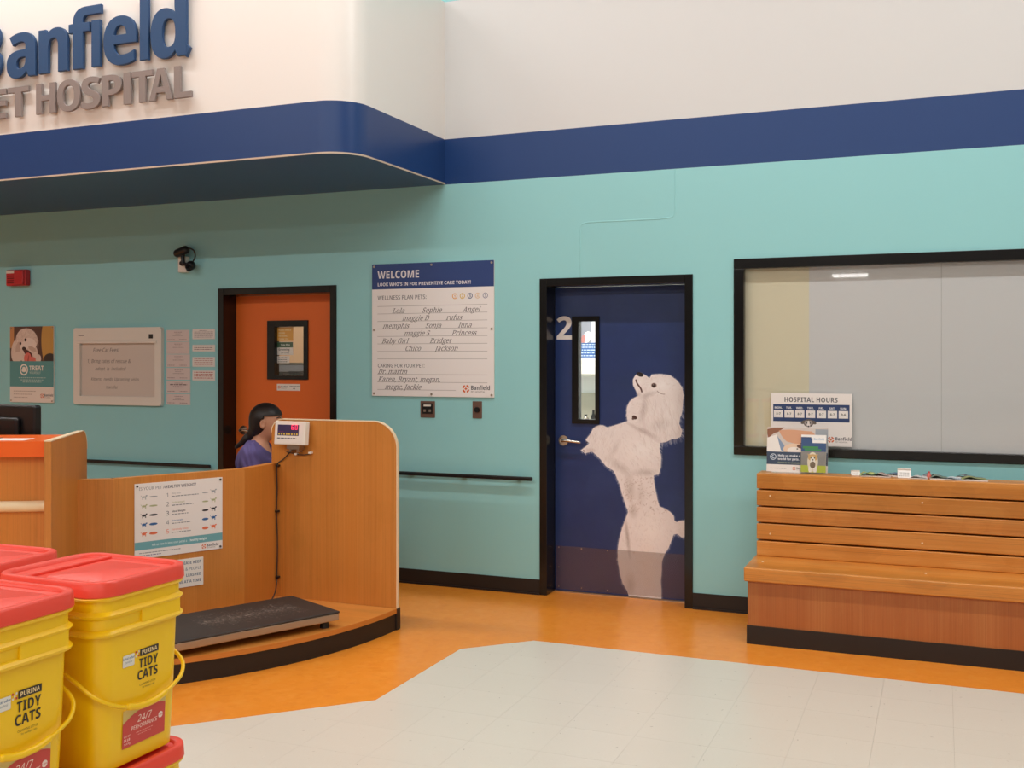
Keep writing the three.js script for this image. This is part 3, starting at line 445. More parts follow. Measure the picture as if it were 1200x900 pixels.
{
  const R = rng(61);
  const slips = [[-5.53, -5.311, 1.69, 1.778], [-5.53, -5.309, 1.594, 1.687], [-5.53, -5.306, 1.493, 1.591], [-5.53, -5.303, 1.396, 1.488], [-5.53, -5.303, 1.293, 1.388], [-5.53, -5.303, 1.204, 1.287]], ord = ['topmost', 'second from the top', 'third from the top', 'third from the bottom', 'second from the bottom', 'lowest'];
  slips.forEach(([x0, x1, y0, y1], i) => { const t = thing('license_sheet', 'pale pink paper certificate right of the whiteboard, ' + ord[i] + ' of its column', 'paper', [(x0 + x1) / 2, (y0 + y1) / 2, 0.0005], 0, 'certificates in a column beside the whiteboard');
    printed(t, 'sheet', x1 - x0, y1 - y0, 0.002, tex(320, Math.round(320 * (y1 - y0) / (x1 - x0)), (x, W, H) => { x.fillStyle = '#dccdc9'; x.fillRect(0, 0, W, H); lineRow(x, R, 110, 22, 110, 6, '#a08a88'); lineRow(x, R, 120, 40, 80, 5, '#a08a88'); lineRow(x, R, 90, 60, 150, i === 4 ? 9 : 5, i === 4 ? '#5a4a4a' : '#93807e'); if (i === 4) lineRow(x, R, 50, 36, 230, 10, '#6a5757'); lineRow(x, R, 16, H - 24, 100, 6, '#8f7a79'); lineRow(x, R, 180, H - 24, 100, 6, '#8f7a79'); }), 0.001, 0.8); });
  const pl = [[-5.282, -5.073, 1.705, 1.783, 'dense grey print'], [-5.282, -5.073, 1.613, 1.663, 'two bold lines and the least height'], [-5.282, -5.073, 1.496, 1.571, 'a faint pink grid'], [-5.282, -5.073, 1.392, 1.468, 'red lines, lowest of the four']];
  pl.forEach(([x0, x1, y0, y1, d], i) => { const t = thing('wall_placard', 'small white rounded placard beside the orange door with ' + d, 'placard', [(x0 + x1) / 2, (y0 + y1) / 2, 0], 0, 'placards left of the orange door');
    printed(t, 'placard_plate', x1 - x0, y1 - y0, 0.004, tex(320, Math.round(320 * (y1 - y0) / (x1 - x0)), (x, W, H) => { x.fillStyle = '#e8e2dd'; x.fillRect(0, 0, W, H); const n = [6, 3, 4, 4][i], c = ['#9a8c92', '#8c6d70', '#c0928f', '#b0544c'][i]; for (let k = 0; k < n; k++) lineRow(x, R, k === 0 && i === 0 ? 100 : 26, H * 0.14 + k * H * 0.76 / n, k === 0 && i === 0 ? 110 : 268, Math.max(5, H * 0.3 / n), c); }), 0.012, 0.5); });
}
{
  const t = thing('fire_alarm', 'red fire alarm box high on the teal wall', 'alarm', [-7.027, 2.2215, 0]);
  const red = std({ color: S(196, 38, 44), roughness: 0.4 }); part('alarm_housing', rbox(-0.108, 0.108, -0.066, 0.066, 0, 0.055, 0.01, 3), red, t); part('strobe_block', rbox(0.0, 0.1, -0.058, 0.058, 0.05, 0.075, 0.008, 3), red, t); part('label_strip', rbox(-0.1, -0.01, 0.036, 0.06, 0.052, 0.058, 0.002), M.plasticWhite, t, 'white label strip');
  for (let k = 0; k < 4; k++) part('grille_slot', box(-0.09, -0.015, -0.045 + k * 0.018, -0.038 + k * 0.018, 0.053, 0.0565), std({ color: S(110, 18, 22), roughness: 0.6 }), t);
}
{
  const t = thing('security_camera', 'black security camera with a cable loop on a white wall box', 'camera', [-5.33, 2.3, 0]);
  part('mount_box', rbox(-0.055, 0.022, -0.085, 0.035, 0, 0.045, 0.005), M.plasticWhite, t, 'white mounting box');
  part('camera_body', new THREE.CapsuleGeometry(0.032, 0.075, 6, 16).rotateZ(Math.PI / 2 + 0.3).translate(0.0, 0.068, 0.07), M.plasticBlack, t); part('camera_head', merge([new THREE.SphereGeometry(0.036, 20, 14).translate(0.088, -0.04, 0.07), cyl(0.02, 0.028, 0.03, 18).rotateX(Math.PI / 2 - 0.5).translate(0.09, -0.056, 0.1)]), M.plasticBlack, t);
  part('swivel_arm', merge([tube([[0.01, 0.05, 0.06], [0.012, 0.015, 0.07], [0.02, -0.02, 0.07], [0.06, -0.035, 0.07]], 0.014, 20, 10), new THREE.SphereGeometry(0.02, 14, 10).translate(0.0, -0.02, 0.065)]), M.plasticBlack, t);
  part('cable', tube([[0.05, 0.085, 0.075], [0.085, 0.088, 0.075], [0.115, 0.07, 0.07], [0.12, 0.03, 0.06], [0.1, -0.01, 0.062]], 0.006, 36, 8), M.plasticBlack, t);
}
function rail(x0, x1, y, label) { const t = thing('wall_handrail', label, 'handrail', [0, y, 0]); part('bar', rbox(x0, x1, -0.013, 0.013, 0.03, 0.052, 0.008, 3), M.plasticBlack, t); for (let x = x0 + 0.1; x < x1; x += 0.4) part('bracket', rbox(x - 0.02, x + 0.02, -0.012, 0.008, 0, 0.035, 0.003), M.plasticBlack, t); }
rail(-6.6, -5.085, 0.748, 'black bumper rail on the teal wall below the whiteboard'); rail(-3.9, -2.495, 0.766, 'black bumper rail on the teal wall left of the poodle door');
{
  const t = thing('wall_outlet', 'brown double socket plate under the WELCOME board', 'outlet', [-3.283, 1.209, 0]), brown = std({ color: S(122, 94, 82), roughness: 0.4, metalness: 0.4 });
  part('cover_plate', rbox(-0.056, 0.056, -0.057, 0.057, 0, 0.006, 0.003), brown, t); part('socket_face', rbox(-0.04, 0.04, -0.03, 0.042, 0.004, 0.011, 0.003), M.plasticBlack, t); part('bright_slot', rbox(-0.028, 0.028, 0.02, 0.032, 0.009, 0.014, 0.002), M.plasticWhite, t); for (const x of [-0.02, 0.02]) part('jack', rbox(x - 0.009, x + 0.009, -0.018, 0.0, 0.009, 0.013, 0.002), M.steel, t);
  const u = thing('wall_outlet', 'narrow brown plate with a round black jack under the WELCOME board', 'outlet', [-2.909, 1.2125, 0]); part('cover_plate', rbox(-0.035, 0.035, -0.058, 0.058, 0, 0.006, 0.003), brown, u); part('round_jack', cyl(0.018, 0.02, 0.014, 20).rotateX(Math.PI / 2).translate(0, 0.0, 0.01), M.plasticBlack, u);
}

// ------------------------------------------------------------------ reception desk with the weighing niche
const CX = -4.93, CZ = 1.13;
const V = [[-3.715, 1.16], [-3.685, 1.52], [-4.01, 2.20], [-4.165, 2.31]];    // face of the low wall
const desk = thing('reception_desk', 'curved wood laminate reception desk with a low niche for weighing pets', 'desk', [0, 0, 0]);
{
  for (let i = 0; i < 3; i++) {
    const [a, b] = [V[i], V[i + 1]], dx = b[0] - a[0], dz = b[1] - a[1], L = Math.hypot(dx, dz), nx = -dz / L * 0.05, nz = dx / L * 0.05;
    const g = muv(new THREE.BoxGeometry(L, 0.805, 0.05), false, i * 0.37, 0); g.translate(L / 2, 0.4025 + 0.125, 0.025); g.rotateY(-Math.atan2(dz, dx)); g.translate(a[0], 0, a[1]);
    part('low_wall_panel', g, M.laminate, desk);
  }
  // divider with rounded corners, parallel to the clinic wall
  const r = 0.15, fx0 = -3.752, fx1 = -2.9, ft = 1.192, fb = 0.125;
  const outline = []; for (let i = 0; i <= 12; i++) { const a = Math.PI / 2 * (1 - i / 12); outline.push([fx1 - r + r * Math.cos(a), ft - r + r * Math.sin(a)]); }
  const left = []; const rl = 0.08; for (let i = 0; i <= 8; i++) { const a = Math.PI - Math.PI / 2 * (i / 8); left.push([fx0 + rl + rl * Math.cos(a), ft - rl + rl * Math.sin(a)]); }
  const path = [...left, ...outline, [fx1, fb]];
  const sh = new THREE.Shape([[fx0, fb], ...path].map((p) => new THREE.Vector2(...p)));
  const d1 = part('divider_panel', muv(toCreasedNormals(new THREE.ExtrudeGeometry(sh, { depth: 0.02, bevelEnabled: false }), 0.5).translate(0, 0, 1.14), false, 0.2, 0.1), M.laminate, desk);
  const band = (pth, e) => { const o = []; for (let i = 0; i < pth.length; i++) { const p = pth[Math.max(0, i - 1)], q = pth[Math.min(pth.length - 1, i + 1)], dx = q[0] - p[0], dy = q[1] - p[1], L = Math.hypot(dx, dy); o.push([pth[i][0] - dy / L * e, pth[i][1] + dx / L * e]); } return new THREE.Shape([...pth.map((p) => new THREE.Vector2(...p)), ...o.reverse().map((p) => new THREE.Vector2(...p))]); };
  part('edge_band', toCreasedNormals(new THREE.ExtrudeGeometry(band(path, 0.006), { depth: 0.022, bevelEnabled: false }), 0.5).translate(0, 0, 1.139), M.edge, d1, 'pale edge band');
  // the other divider stands radially at the counter's end
  const A = 57 * Math.PI / 180, r0 = 1.17, r1 = 1.97, tp = 1.172, rr = 0.1, pl = [];
  for (let i = 0; i <= 8; i++) { const a = Math.PI - Math.PI / 2 * (i / 8); pl.push([r0 + rr + rr * Math.cos(a), tp - rr + rr * Math.sin(a)]); }
  pl.push([r1, tp]);
  const s2 = new THREE.Shape([[r0, 0.0], ...pl, [r1, 0.0]].map((p) => new THREE.Vector2(...p)));
  const d2 = part('divider_panel', muv(toCreasedNormals(new THREE.ExtrudeGeometry(s2, { depth: 0.03, bevelEnabled: false }), 0.5).translate(0, 0, -0.015), false, 0.6, 0.3).rotateY(-A).translate(CX, 0, CZ), M.laminate, desk);
  part('edge_band', toCreasedNormals(new THREE.ExtrudeGeometry(band(pl, 0.005), { depth: 0.033, bevelEnabled: false }), 0.5).translate(0, 0, -0.0165).rotateY(-A).translate(CX, 0, CZ), M.edge, d2, 'pale edge band');
  // platform
  part('platform', muv(toCreasedNormals(prism(sector(CX, CZ, 1.16, 2.035, 0.85, 56.5, 36), 0.098, 0.125), 0.5), true, 0.1, 0.4), M.laminate, desk, 'low curved wooden platform');
  part('platform_base', toCreasedNormals(prism([...arc(CX, CZ, 2.028, -0.2, 56.5, 36), ...arc(CX, CZ, 1.3, 56.5, -0.2, 20)], 0, 0.098), 0.5), M.rubber, desk, 'black curved base');
  part('base_block', rbox(-3.3, -2.893, 0, 0.125, 1.122, 1.166, 0.004), M.rubber, desk, 'black foot under the divider');
  // transaction counter left of the radial divider
  part('counter_front', muv(toCreasedNormals(prism(sector(CX, CZ, 1.86, 1.90, 57.6, 128, 30), 0.1, 1.10), 0.5), false, 0.5, 0), M.laminate, desk);
  part('counter_base', toCreasedNormals(prism(sector(CX, CZ, 1.85, 1.905, 57.6, 128, 30), 0, 0.1), 0.5), M.rubber, desk);
  part('counter_top', toCreasedNormals(prism(sector(CX, CZ, 1.5, 1.945, 57.4, 128, 30), 1.10, 1.172), 0.5), M.orangeTop, desk, 'bright orange transaction counter top');
  const rp = arc(CX, CZ, 1.905, 57.6, 128, 30).map(([x, z]) => [x, 0.864, z]); part('bumper_rail', tube(rp, 0.026, 60, 14), M.cream, desk, 'cream rounded bumper rail');
  part('worktop', toCreasedNormals(prism(sector(CX, CZ, 0.95, 1.86, 58.5, 126, 30), 0.72, 0.75), 0.5), M.laminate, desk); part('worktop_leg', box(-5.0, -4.94, 0, 0.72, 2.3, 2.36), M.rubber, desk);
}
{
  const t = thing('computer_monitor', 'black computer monitor seen from behind over the orange counter', 'monitor', [-4.63, 0.75, 2.33], -0.05);
  part('screen_housing', rbox(-0.30, 0.26, 0.2, 0.565, -0.02, 0.03, 0.014, 3), M.plasticBlack, t); part('back_bulge', rbox(-0.2, 0.16, 0.25, 0.5, 0.025, 0.06, 0.02, 3), M.plasticBlack, t);
  part('stand', rbox(-0.04, 0.0, 0.01, 0.3, -0.01, 0.02, 0.005), M.plasticBlack, t); part('foot', rbox(-0.13, 0.09, 0, 0.015, -0.08, 0.1, 0.005), M.plasticBlack, t);
  const p = thing('counter_paper', 'white sheet of paper lying on the orange counter top', 'paper', [-4.125, 1.1722, 2.76], 0.4); part('sheet', box(-0.14, 0.1, 0, 0.002, -0.06, 0.06), M.paper, p);
  const k = thing('clipboard', 'dark clipboard lying under the white paper on the orange counter', 'clipboard', [-4.28, 1.1722, 2.83], 0.5); part('board', rbox(-0.11, 0.11, 0, 0.004, -0.08, 0.08, 0.0015), M.plasticBlack, k); part('clip', rbox(-0.11, -0.09, 0.004, 0.012, -0.03, 0.03, 0.002), M.steel, k);
}
// poster and sign on the niche wall
{
  const th = Math.atan2(0.902, 0.431), U = [-0.431, 0.902], at = (s, y) => [V[1][0] + U[0] * s + 0.902 * 0.001, y, V[1][1] + U[1] * s + 0.431 * 0.001];
  const t = thing('weight_chart', 'IS YOUR PET A HEALTHY WEIGHT chart on the niche wall', 'poster', at(0.39, 0.694), th), R = rng(71);
  printed(t, 'chart_board', 0.503, 0.4, 0.004, tex(1006, 800, (x, W, H) => {
    x.fillStyle = '#ece6e4'; x.fillRect(0, 0, W, H); text(x, 'IS YOUR PET A ', 46, 72, 46, { color: '#7a7c86' }); text(x, 'HEALTHY WEIGHT?', 336, 72, 46, { bold: true, color: '#5a5d6a', sx: 0.87 });
    ['#9aa0a6', '#a9ae84', '#2b2d36', '#2f5f9a', '#e0714c'].forEach((c, i) => {
      const y = 146 + i * 98; text(x, String(i + 1), 348, y + 24, 64, { color: i === 2 ? '#2b2d36' : c === '#e0714c' ? c : '#777a82' }); text(x, ['Very thin', 'Underweight', 'Ideal Weight', 'Overweight', 'Extremely heavy'][i], 410, y - 4, 26, { bold: i === 2, color: c }); lineRow(x, R, 410, y + 14, [310, 250, 190, 220, 220][i], 9, '#7d7f86');
      const dog = (px, py, k) => { x.fillStyle = c; x.beginPath(); x.ellipse(px, py, 22 * k, 8 * k + i * 1.6, -0.05, 0, 7); x.fill(); x.beginPath(); x.ellipse(px + 26 * k, py - 12 * k, 10 * k, 7 * k, -0.3, 0, 7); x.fill(); for (const q of [-18, -12, 12, 18]) x.fillRect(px + q * k, py, 4 * k, 26 * k); x.lineWidth = 4; x.strokeStyle = c; x.beginPath(); x.moveTo(px - 20 * k, py - 4); x.lineTo(px - 34 * k, py - 18 * k); x.stroke(); };
      dog(102, y, 1.05); x.fillStyle = c; x.beginPath(); x.ellipse(206, y + 2, 46, 7 + i * 2, 0, 0, 7); x.fill(); dog(896, y, 1.1); x.beginPath(); x.ellipse(800, y + 10, 38, 6 + i * 2.4, 0, 0, 7); x.fill();
    });
    x.fillStyle = '#6faab4'; x.fillRect(0, 622, W, 84); text(x, 'Ask us how to keep your pet at a ', 190, 676, 34, { color: '#e7f2f3', sx: 0.8 }); text(x, 'healthy weight', 620, 676, 34, { bold: true, color: '#eef6f6', sx: 0.8 }); lineRow(x, R, 50, 738, 460, 8, '#8a8a90'); lineRow(x, R, 50, 764, 240, 9, '#7a6a90'); logo(x, 756, 752, 54);
  }), 0.002);
  screws(t, [[-0.238, 0.187], [0.238, 0.187], [0.238, -0.187], [-0.238, -0.187]], 0.006, 0.006, std({ color: S(70, 62, 60), roughness: 0.4, metalness: 0.6 }));
  const u = thing('notice_sign', 'white rounded notice with blue capital writing under the weight chart', 'sign', at(0.372, 0.385), th);
  printed(u, 'sign_plate', 0.24, 0.155, 0.003, tex(480, 310, (x, W, H) => { x.fillStyle = '#eae5df'; x.fillRect(0, 0, W, H); ['PLEASE KEEP', 'PETS & PEOPLE', 'LEASHED', 'ONE AT A TIME'].forEach((s, i) => text(x, s, W - 26, 62 + i * 68, 42, { align: 'right', bold: i !== 1, color: '#5b6f86' })); }), 0.012);
}
// scale on the platform
{
  const dir = Math.atan2(-0.917, 0), t = thing('floor_scale', 'black topped steel floor scale on the wooden platform', 'scale', [-3.42, 0.125, 1.995], 0);
  // long axis along (-.43, .90), short axis along (.90, .43)
  t.rotation.y = Math.atan2(-0.435, 0.9);
  part('weighing_mat', rbox(-0.25, 0.25, 0.075, 0.087, -0.505, 0.505, 0.005), std({ roughness: 0.6, map: tex(512, 1024, (x, W, H) => { const R = rng(83); x.fillStyle = '#2e2825'; x.fillRect(0, 0, W, H); for (let i = 0; i < 1400; i++) { const cx = W * 0.5 + (R() - 0.5) * W * 0.8 * R(), cy = H * (0.12 + 0.55 * R()); x.strokeStyle = `rgba(${R() < 0.7 ? '120,108,98' : '172,164,154'},${0.1 + 0.3 * R()})`; x.lineWidth = 2 + 6 * R(); const a = R() * 6.28, l = 6 + 26 * R(); x.beginPath(); x.moveTo(cx, cy); x.lineTo(cx + Math.cos(a) * l, cy + Math.sin(a) * l * 0.6); x.stroke(); } }) }), t, 'black rubber mat with pale paw scuffs');
  part('steel_tray', rbox(-0.247, 0.247, 0.038, 0.076, -0.502, 0.502, 0.004), M.steel, t, 'brushed steel edge');
  for (const [x, z] of [[-0.2, -0.44], [0.2, -0.44], [-0.2, 0.44], [0.2, 0.44]]) part('foot', cyl(0.022, 0.026, 0.039, 16).translate(x, 0.0195, z), M.rubber, t);
}
// display on the divider
{
  const t = thing('scale_display', 'white digital scale display with red digits on the divider panel', 'display', [-3.575, 1.115, 1.2], -0.06);
  t.rotation.x = -0.1;
  part('display_housing', rbox(-0.112, 0.112, -0.07, 0.07, -0.012, 0.03, 0.006, 3), M.plasticWhite, t);
  const g = new THREE.PlaneGeometry(0.2, 0.118).translate(-0.004, 0.0, 0.0306);
  part('face_print', g, std({ roughness: 0.35, map: tex(800, 472, (x, W, H) => { x.fillStyle = '#e6dfd8'; x.fillRect(0, 0, W, H); x.fillStyle = '#3c3358'; x.fillRect(60, 40, 620, 260); for (let k = 0; k < 8; k++) { x.fillStyle = '#d9c24e'; x.beginPath(); x.arc(110 + k * 74, 262, 24, 0, 7); x.fill(); } text(x, 'ZERO TARE', 90, 218, 30, { color: '#a04060' }); lineRow(x, rng(5), 60, 350, 560, 24, '#4a4a55'); }) }), t);
  const dg = std({ color: S(60, 0, 10), emissive: new THREE.Color(1.0, 0.05, 0.12), emissiveIntensity: 1.6 });
  const seg = (x0, x1, y0, y1) => box(x0, x1, y0, y1, 0.0308, 0.0318);
  const digit = (ox, on) => { const w = 0.017, h = 0.03, k = 0.0035, L = { a: seg(ox, ox + w, 0.049 - k, 0.049), g: seg(ox, ox + w, 0.0355 - k / 2, 0.0355 + k / 2), d: seg(ox, ox + w, 0.0205, 0.0205 + k), f: seg(ox, ox + k, 0.0355, 0.049), b: seg(ox + w - k, ox + w, 0.0355, 0.049), e: seg(ox, ox + k, 0.0205, 0.0355), c: seg(ox + w - k, ox + w, 0.0205, 0.0355) }; return merge([...on].map((q) => L[q])); };
  part('red_digit', digit(0.012, 'acdefg'), dg, t, 'glowing red digit'); part('red_digit', digit(0.038, 'abcdef'), dg, t, 'glowing red digit');
  const lamp = new THREE.PointLight(new THREE.Color(1.0, 0.05, 0.12), 0.002); lamp.name = 'digit_glow'; lamp.position.set(0.034, 0.035, 0.05); t.add(lamp);
  part('bracket', merge([box(-0.03, 0.06, -0.095, -0.068, -0.04, 0.012), box(-0.02, -0.005, -0.11, -0.09, -0.04, 0.0), box(0.035, 0.05, -0.11, -0.09, -0.04, 0.0)]), M.steel, t, 'small metal bracket');
  const c = thing('scale_cable', 'thin dark cable clipped down the niche corner from the display to the scale', 'cable', [0, 0, 0]);
  part('cable', tube([[-3.555, 1.04, 1.19], [-3.60, 1.01, 1.175], [-3.66, 0.955, 1.172], [-3.697, 0.93, 1.175], [-3.704, 0.9, 1.178], [-3.701, 0.78, 1.178], [-3.706, 0.64, 1.178], [-3.70, 0.5, 1.178], [-3.699, 0.4, 1.178], [-3.703, 0.27, 1.178], [-3.70, 0.23, 1.182], [-3.66, 0.17, 1.26], [-3.63, 0.135, 1.36], [-3.60, 0.132, 1.48]], 0.004, 120, 8), std({ color: S(58, 44, 34), roughness: 0.6 }), c);
  part('cable', tube([[-3.64, 1.0, 1.168], [-3.58, 0.99, 1.17], [-3.53, 0.985, 1.172], [-3.49, 0.99, 1.17], [-3.46, 1.0, 1.168]], 0.0035, 40, 8), std({ color: S(88, 66, 50), roughness: 0.6 }), c);
  for (const [x, y] of [[-3.70, 0.915], [-3.703, 0.64], [-3.701, 0.245], [-3.57, 0.989], [-3.47, 1.0]]) part('cable_clip', rbox(x - 0.008, x + 0.01, y - 0.006, y + 0.006, 1.16, 1.186, 0.002), y > 0.98 ? M.plasticWhite : M.plasticBlack, c);
}

// ------------------------------------------------------------------ bench
{
  const t = thing('wooden_bench', 'long wooden waiting bench with a slatted back below the window', 'bench', [0, 0, 0]), X1 = 1.95;
  const rows = [[0.809, 0.897], [0.711, 0.8], [0.6165, 0.7025], [0.517, 0.608], [0.421, 0.508]];
  rows.forEach(([a, b], i) => part('back_slat', muv(rbox(-0.992, X1, a, b, i ? 0.25 : 0.17, 0.34, 0.006, 2), true, i * 0.43, i * 0.61), M.benchWood[i % 3], t));
  part('back_core', muv(box(-0.978, X1, 0.345, 0.81, 0.17, 0.252), true), M.benchWood[0], t);
  part('seat', muv(rbox(-1.003, X1 + 0.01, 0.343, 0.421, 0.3, 0.705, 0.009, 3), true, 0.17, 0.33), M.benchWood[1], t);
  part('front_panel', muv(box(-0.985, X1, 0.1, 0.343, 0.18, 0.68), false, 0.2, 0), M.benchPanel, t); part('toe_kick', box(-0.99, X1, 0, 0.1, 0.18, 0.686), M.rubber, t, 'black toe kick');
  for (const [x, y] of [[-0.915, 0.77], [-0.1, 0.772], [-0.915, 0.552], [-0.1, 0.552]]) part('screw_plug', cyl(0.005, 0.005, 0.003, 10).rotateX(Math.PI / 2).translate(x, y, 0.341), M.edge, t);
  for (const x of [-0.93, -0.08]) part('screw_plug', cyl(0.006, 0.006, 0.003, 10).translate(x, 0.4215, 0.52), M.edge, t);
}
{
  const y = 0.898, t = thing('brochure_stand', 'tilted counter display card with a veterinarian photo and a brochure pocket on the bench back', 'display', [-0.778, y + 0.0008, 0.25]);
  const tilt = new THREE.Group(); 
  const lean = (o) => { o.rotation.x = -0.14; o.position.z -= 0.0; return o; };
  const card = part('display_card', rbox(-0.172, 0.172, 0.006, 0.262, -0.004, 0.0, 0.0015), M.paper, t); lean(card);
  const g = new THREE.PlaneGeometry(0.343, 0.259).translate(0, 0.132, 0.0005);
  lean(part('card_print', g, std({ roughness: 0.4, map: tex(1032, 780, (x, W, H) => {
    const R = rng(91); x.fillStyle = '#cfc3bc'; x.fillRect(0, 0, W, 430); x.fillStyle = '#8d5a40'; x.beginPath(); x.moveTo(0, 40); x.bezierCurveTo(120, 0, 260, 10, 300, 0); x.lineTo(180, 90); x.bezierCurveTo(100, 100, 60, 160, 20, 200); x.lineTo(0, 120); x.fill();
    x.fillStyle = '#d59f7e'; x.beginPath(); x.moveTo(200, 60); x.bezierCurveTo(400, 10, 600, 60, 760, 60); x.lineTo(840, 140); x.lineTo(560, 300); x.lineTo(340, 250); x.bezierCurveTo(280, 200, 240, 150, 200, 60); x.fill(); x.fillStyle = '#efe9e4'; x.beginPath(); x.moveTo(0, 190); x.lineTo(160, 130); x.lineTo(300, 430); x.lineTo(0, 430); x.fill(); x.fillStyle = '#8296b4'; x.beginPath(); x.moveTo(170, 150); x.lineTo(300, 320); x.lineTo(290, 430); x.lineTo(240, 400); x.fill();
    x.fillStyle = '#e5c6ab'; x.beginPath(); x.ellipse(470, 380, 190, 100, 0, 0, 7); x.fill(); ov(x, '#6e4a3c', [640, 260, 78, 60], [560, 330, 50, 30, 0.3]); ov(x, '#efe4dc', [470, 400, 120, 60]); ov(x, '#d59f7e', [560, 220, 120, 50, -0.3]); ov(x, '#3a2a26', [520, 372, 14, 10]); x.fillStyle = '#9aa0a8'; x.fillRect(820, 20, 212, 410);
    x.fillStyle = '#37475f'; x.fillRect(0, 430, W, 222); x.strokeStyle = '#cfd8e2'; x.lineWidth = 12; x.beginPath(); x.arc(110, 520, 48, 0, 7); x.stroke(); x.beginPath(); x.arc(110, 520, 22, 0.4, 5); x.stroke(); text(x, 'Help us make a better', 190, 512, 52, { bold: true, color: '#eef0f3' }); text(x, 'world for pets.', 190, 572, 52, { bold: true, color: '#eef0f3' }); text(x, 'Donate to the charitable trust', 190, 630, 36, { color: '#c6d3a0' });
    x.fillStyle = '#efebe6'; x.fillRect(0, 652, W, 128); lineRow(x, R, 60, 716, 280, 10, '#999'); logo(x, 440, 716, 60);
  }) }), t));
  const pocket = part('brochure_pocket', merge([box(0.02, 0.168, 0.004, 0.115, 0.03, 0.032), box(0.02, 0.022, 0.004, 0.115, 0.0, 0.03), box(0.166, 0.168, 0.004, 0.115, 0.0, 0.03), box(0.02, 0.168, 0.002, 0.004, 0.0, 0.032)]), M.clear, t, 'clear plastic pocket'); lean(pocket);
  part('support_foot', box(-0.14, 0.14, 0.0, 0.003, -0.06, 0.045), M.clear, t);
  const b = thing('brochure', 'blue and white brochure with a dog photo in the clear display pocket', 'brochure', [-0.684, y + 0.004, 0.255]); b.rotation.x = -0.16;
  part('brochure_fold', rbox(-0.07, 0.07, 0.002, 0.218, 0.008, 0.016, 0.002), M.paper, b);
  part('brochure_print', new THREE.PlaneGeometry(0.139, 0.215).translate(0, 0.11, 0.0165), std({ roughness: 0.4, map: tex(420, 650, (x, W, H) => {
    x.fillStyle = '#33507f'; x.fillRect(0, 0, W, 290); x.fillStyle = '#f0eeec'; x.fillRect(0, 0, W, 60); x.fillRect(190, 30, 230, 110); x.fillStyle = '#2d4470'; x.fillRect(0, 40, 170, 24); text(x, 'Banfield', 210, 90, 48, { color: '#7aa0c8' }); x.fillStyle = '#3c8a4a'; x.fillRect(30, 200, 260, 40); x.fillRect(60, 246, 280, 26);
    x.fillStyle = '#8d8a86'; x.fillRect(0, 290, W, 360); x.fillStyle = '#b4c23c'; x.fillRect(0, 530, W, 120); x.fillStyle = '#e9ddc6'; x.beginPath(); x.ellipse(200, 470, 90, 170, 0, 0, 7); x.fill(); x.fillStyle = '#d2aa6c'; x.beginPath(); x.moveTo(110, 330); x.lineTo(140, 400); x.lineTo(190, 350); x.moveTo(290, 330); x.lineTo(260, 400); x.lineTo(210, 350); x.fill(); ov(x, '#d2aa6c', [200, 395, 80, 60]); ov(x, '#f1ece2', [200, 440, 40, 70], [160, 600, 30, 60], [240, 600, 30, 60]); ov(x, '#7d6a52', [200, 520, 46, 60]); ov(x, '#26211f', [172, 400, 11], [228, 400, 11], [200, 432, 15, 11]);
  }) }), b);
  // leaflets strewn along the bench back
  const leaf = (name, label, x, z, w, d, yaw, h, col, opt = {}) => {
    const o = thing(name, label, opt.cat ?? 'leaflet', [x, y, z], yaw);
    const R = rng(Math.floor((x + 3) * 1000)), tx = tex(128, 96, (c, W, H) => { c.fillStyle = col; c.fillRect(0, 0, W, H); c.fillStyle = opt.stripe ?? '#4d6a8c'; c.fillRect(0, 0, W, H * 0.3); for (let k = 0; k < 3; k++) lineRow(c, R, 10, 42 + k * 16, 100, 5, opt.ink ?? '#777'); });
    const m = std({ map: tx, roughness: 0.5 });
    if (opt.tent) { const s = part('front_page', new THREE.BoxGeometry(w, h, 0.002).translate(0, h / 2, 0), m, o); s.rotation.x = -0.5; s.position.z = h * 0.42; const q = part('back_page', new THREE.BoxGeometry(w, h, 0.002).translate(0, h / 2, 0), M.paper, o); q.rotation.x = 0.5; q.position.z = -h * 0.42 + h * 0.05; return; }
    // a booklet with a slightly lifted cover
    part('pages', box(-w / 2, w / 2, 0, h, -d / 2, d / 2), M.paper, o);
    const cv = new THREE.PlaneGeometry(w, d, 8, 2).rotateX(-Math.PI / 2), p = cv.attributes.position; for (let i = 0; i < p.count; i++) { const e = p.getX(i) / w + 0.5, k = (opt.lift ?? 0.04) * 0.42; p.setY(i, h + 0.0008 + k * Math.max(0, Math.sin(Math.PI * e)) ** 1.5 * (0.6 + 0.4 * Math.cos(5 * e))); } cv.computeVertexNormals(); part('cover', cv, m, o);
  };
  leaf('folded_card', 'small white folded card standing at the end of the leaflets beside the brochure display', -0.455, 0.25, 0.05, 0.05, 0.3, 0.032, '#f2efec', { tent: true, stripe: '#e6e2de', cat: 'card' });
  leaf('leaflet', 'green leaflet next to the white folded card on the bench back', -0.385, 0.26, 0.09, 0.07, 0.2, 0.004, '#8fae6a', { stripe: '#c8b85a', lift: 0.09 });
  leaf('leaflet', 'pinkish grey leaflet beside the green one on the bench back', -0.305, 0.26, 0.09, 0.08, -0.15, 0.005, '#c9b0a6', { stripe: '#8a6a60', lift: 0.08 });
  leaf('folded_card', 'white card with black print propped up among the leaflets', -0.195, 0.265, 0.07, 0.05, 0.1, 0.056, '#f4f2f0', { tent: true, stripe: '#f4f2f0', ink: '#555', cat: 'card' });
  leaf('leaflet', 'flat white leaflet between the propped card and the red bottle', -0.115, 0.27, 0.09, 0.08, -0.1, 0.004, '#d9d4d0', { stripe: '#a9b4bc', lift: 0.05 });
  leaf('leaflet', 'dark grey and green leaflet right of the red bottle', -0.015, 0.26, 0.1, 0.09, 0.1, 0.006, '#7d8f7a', { stripe: '#5d6870', lift: 0.075 });
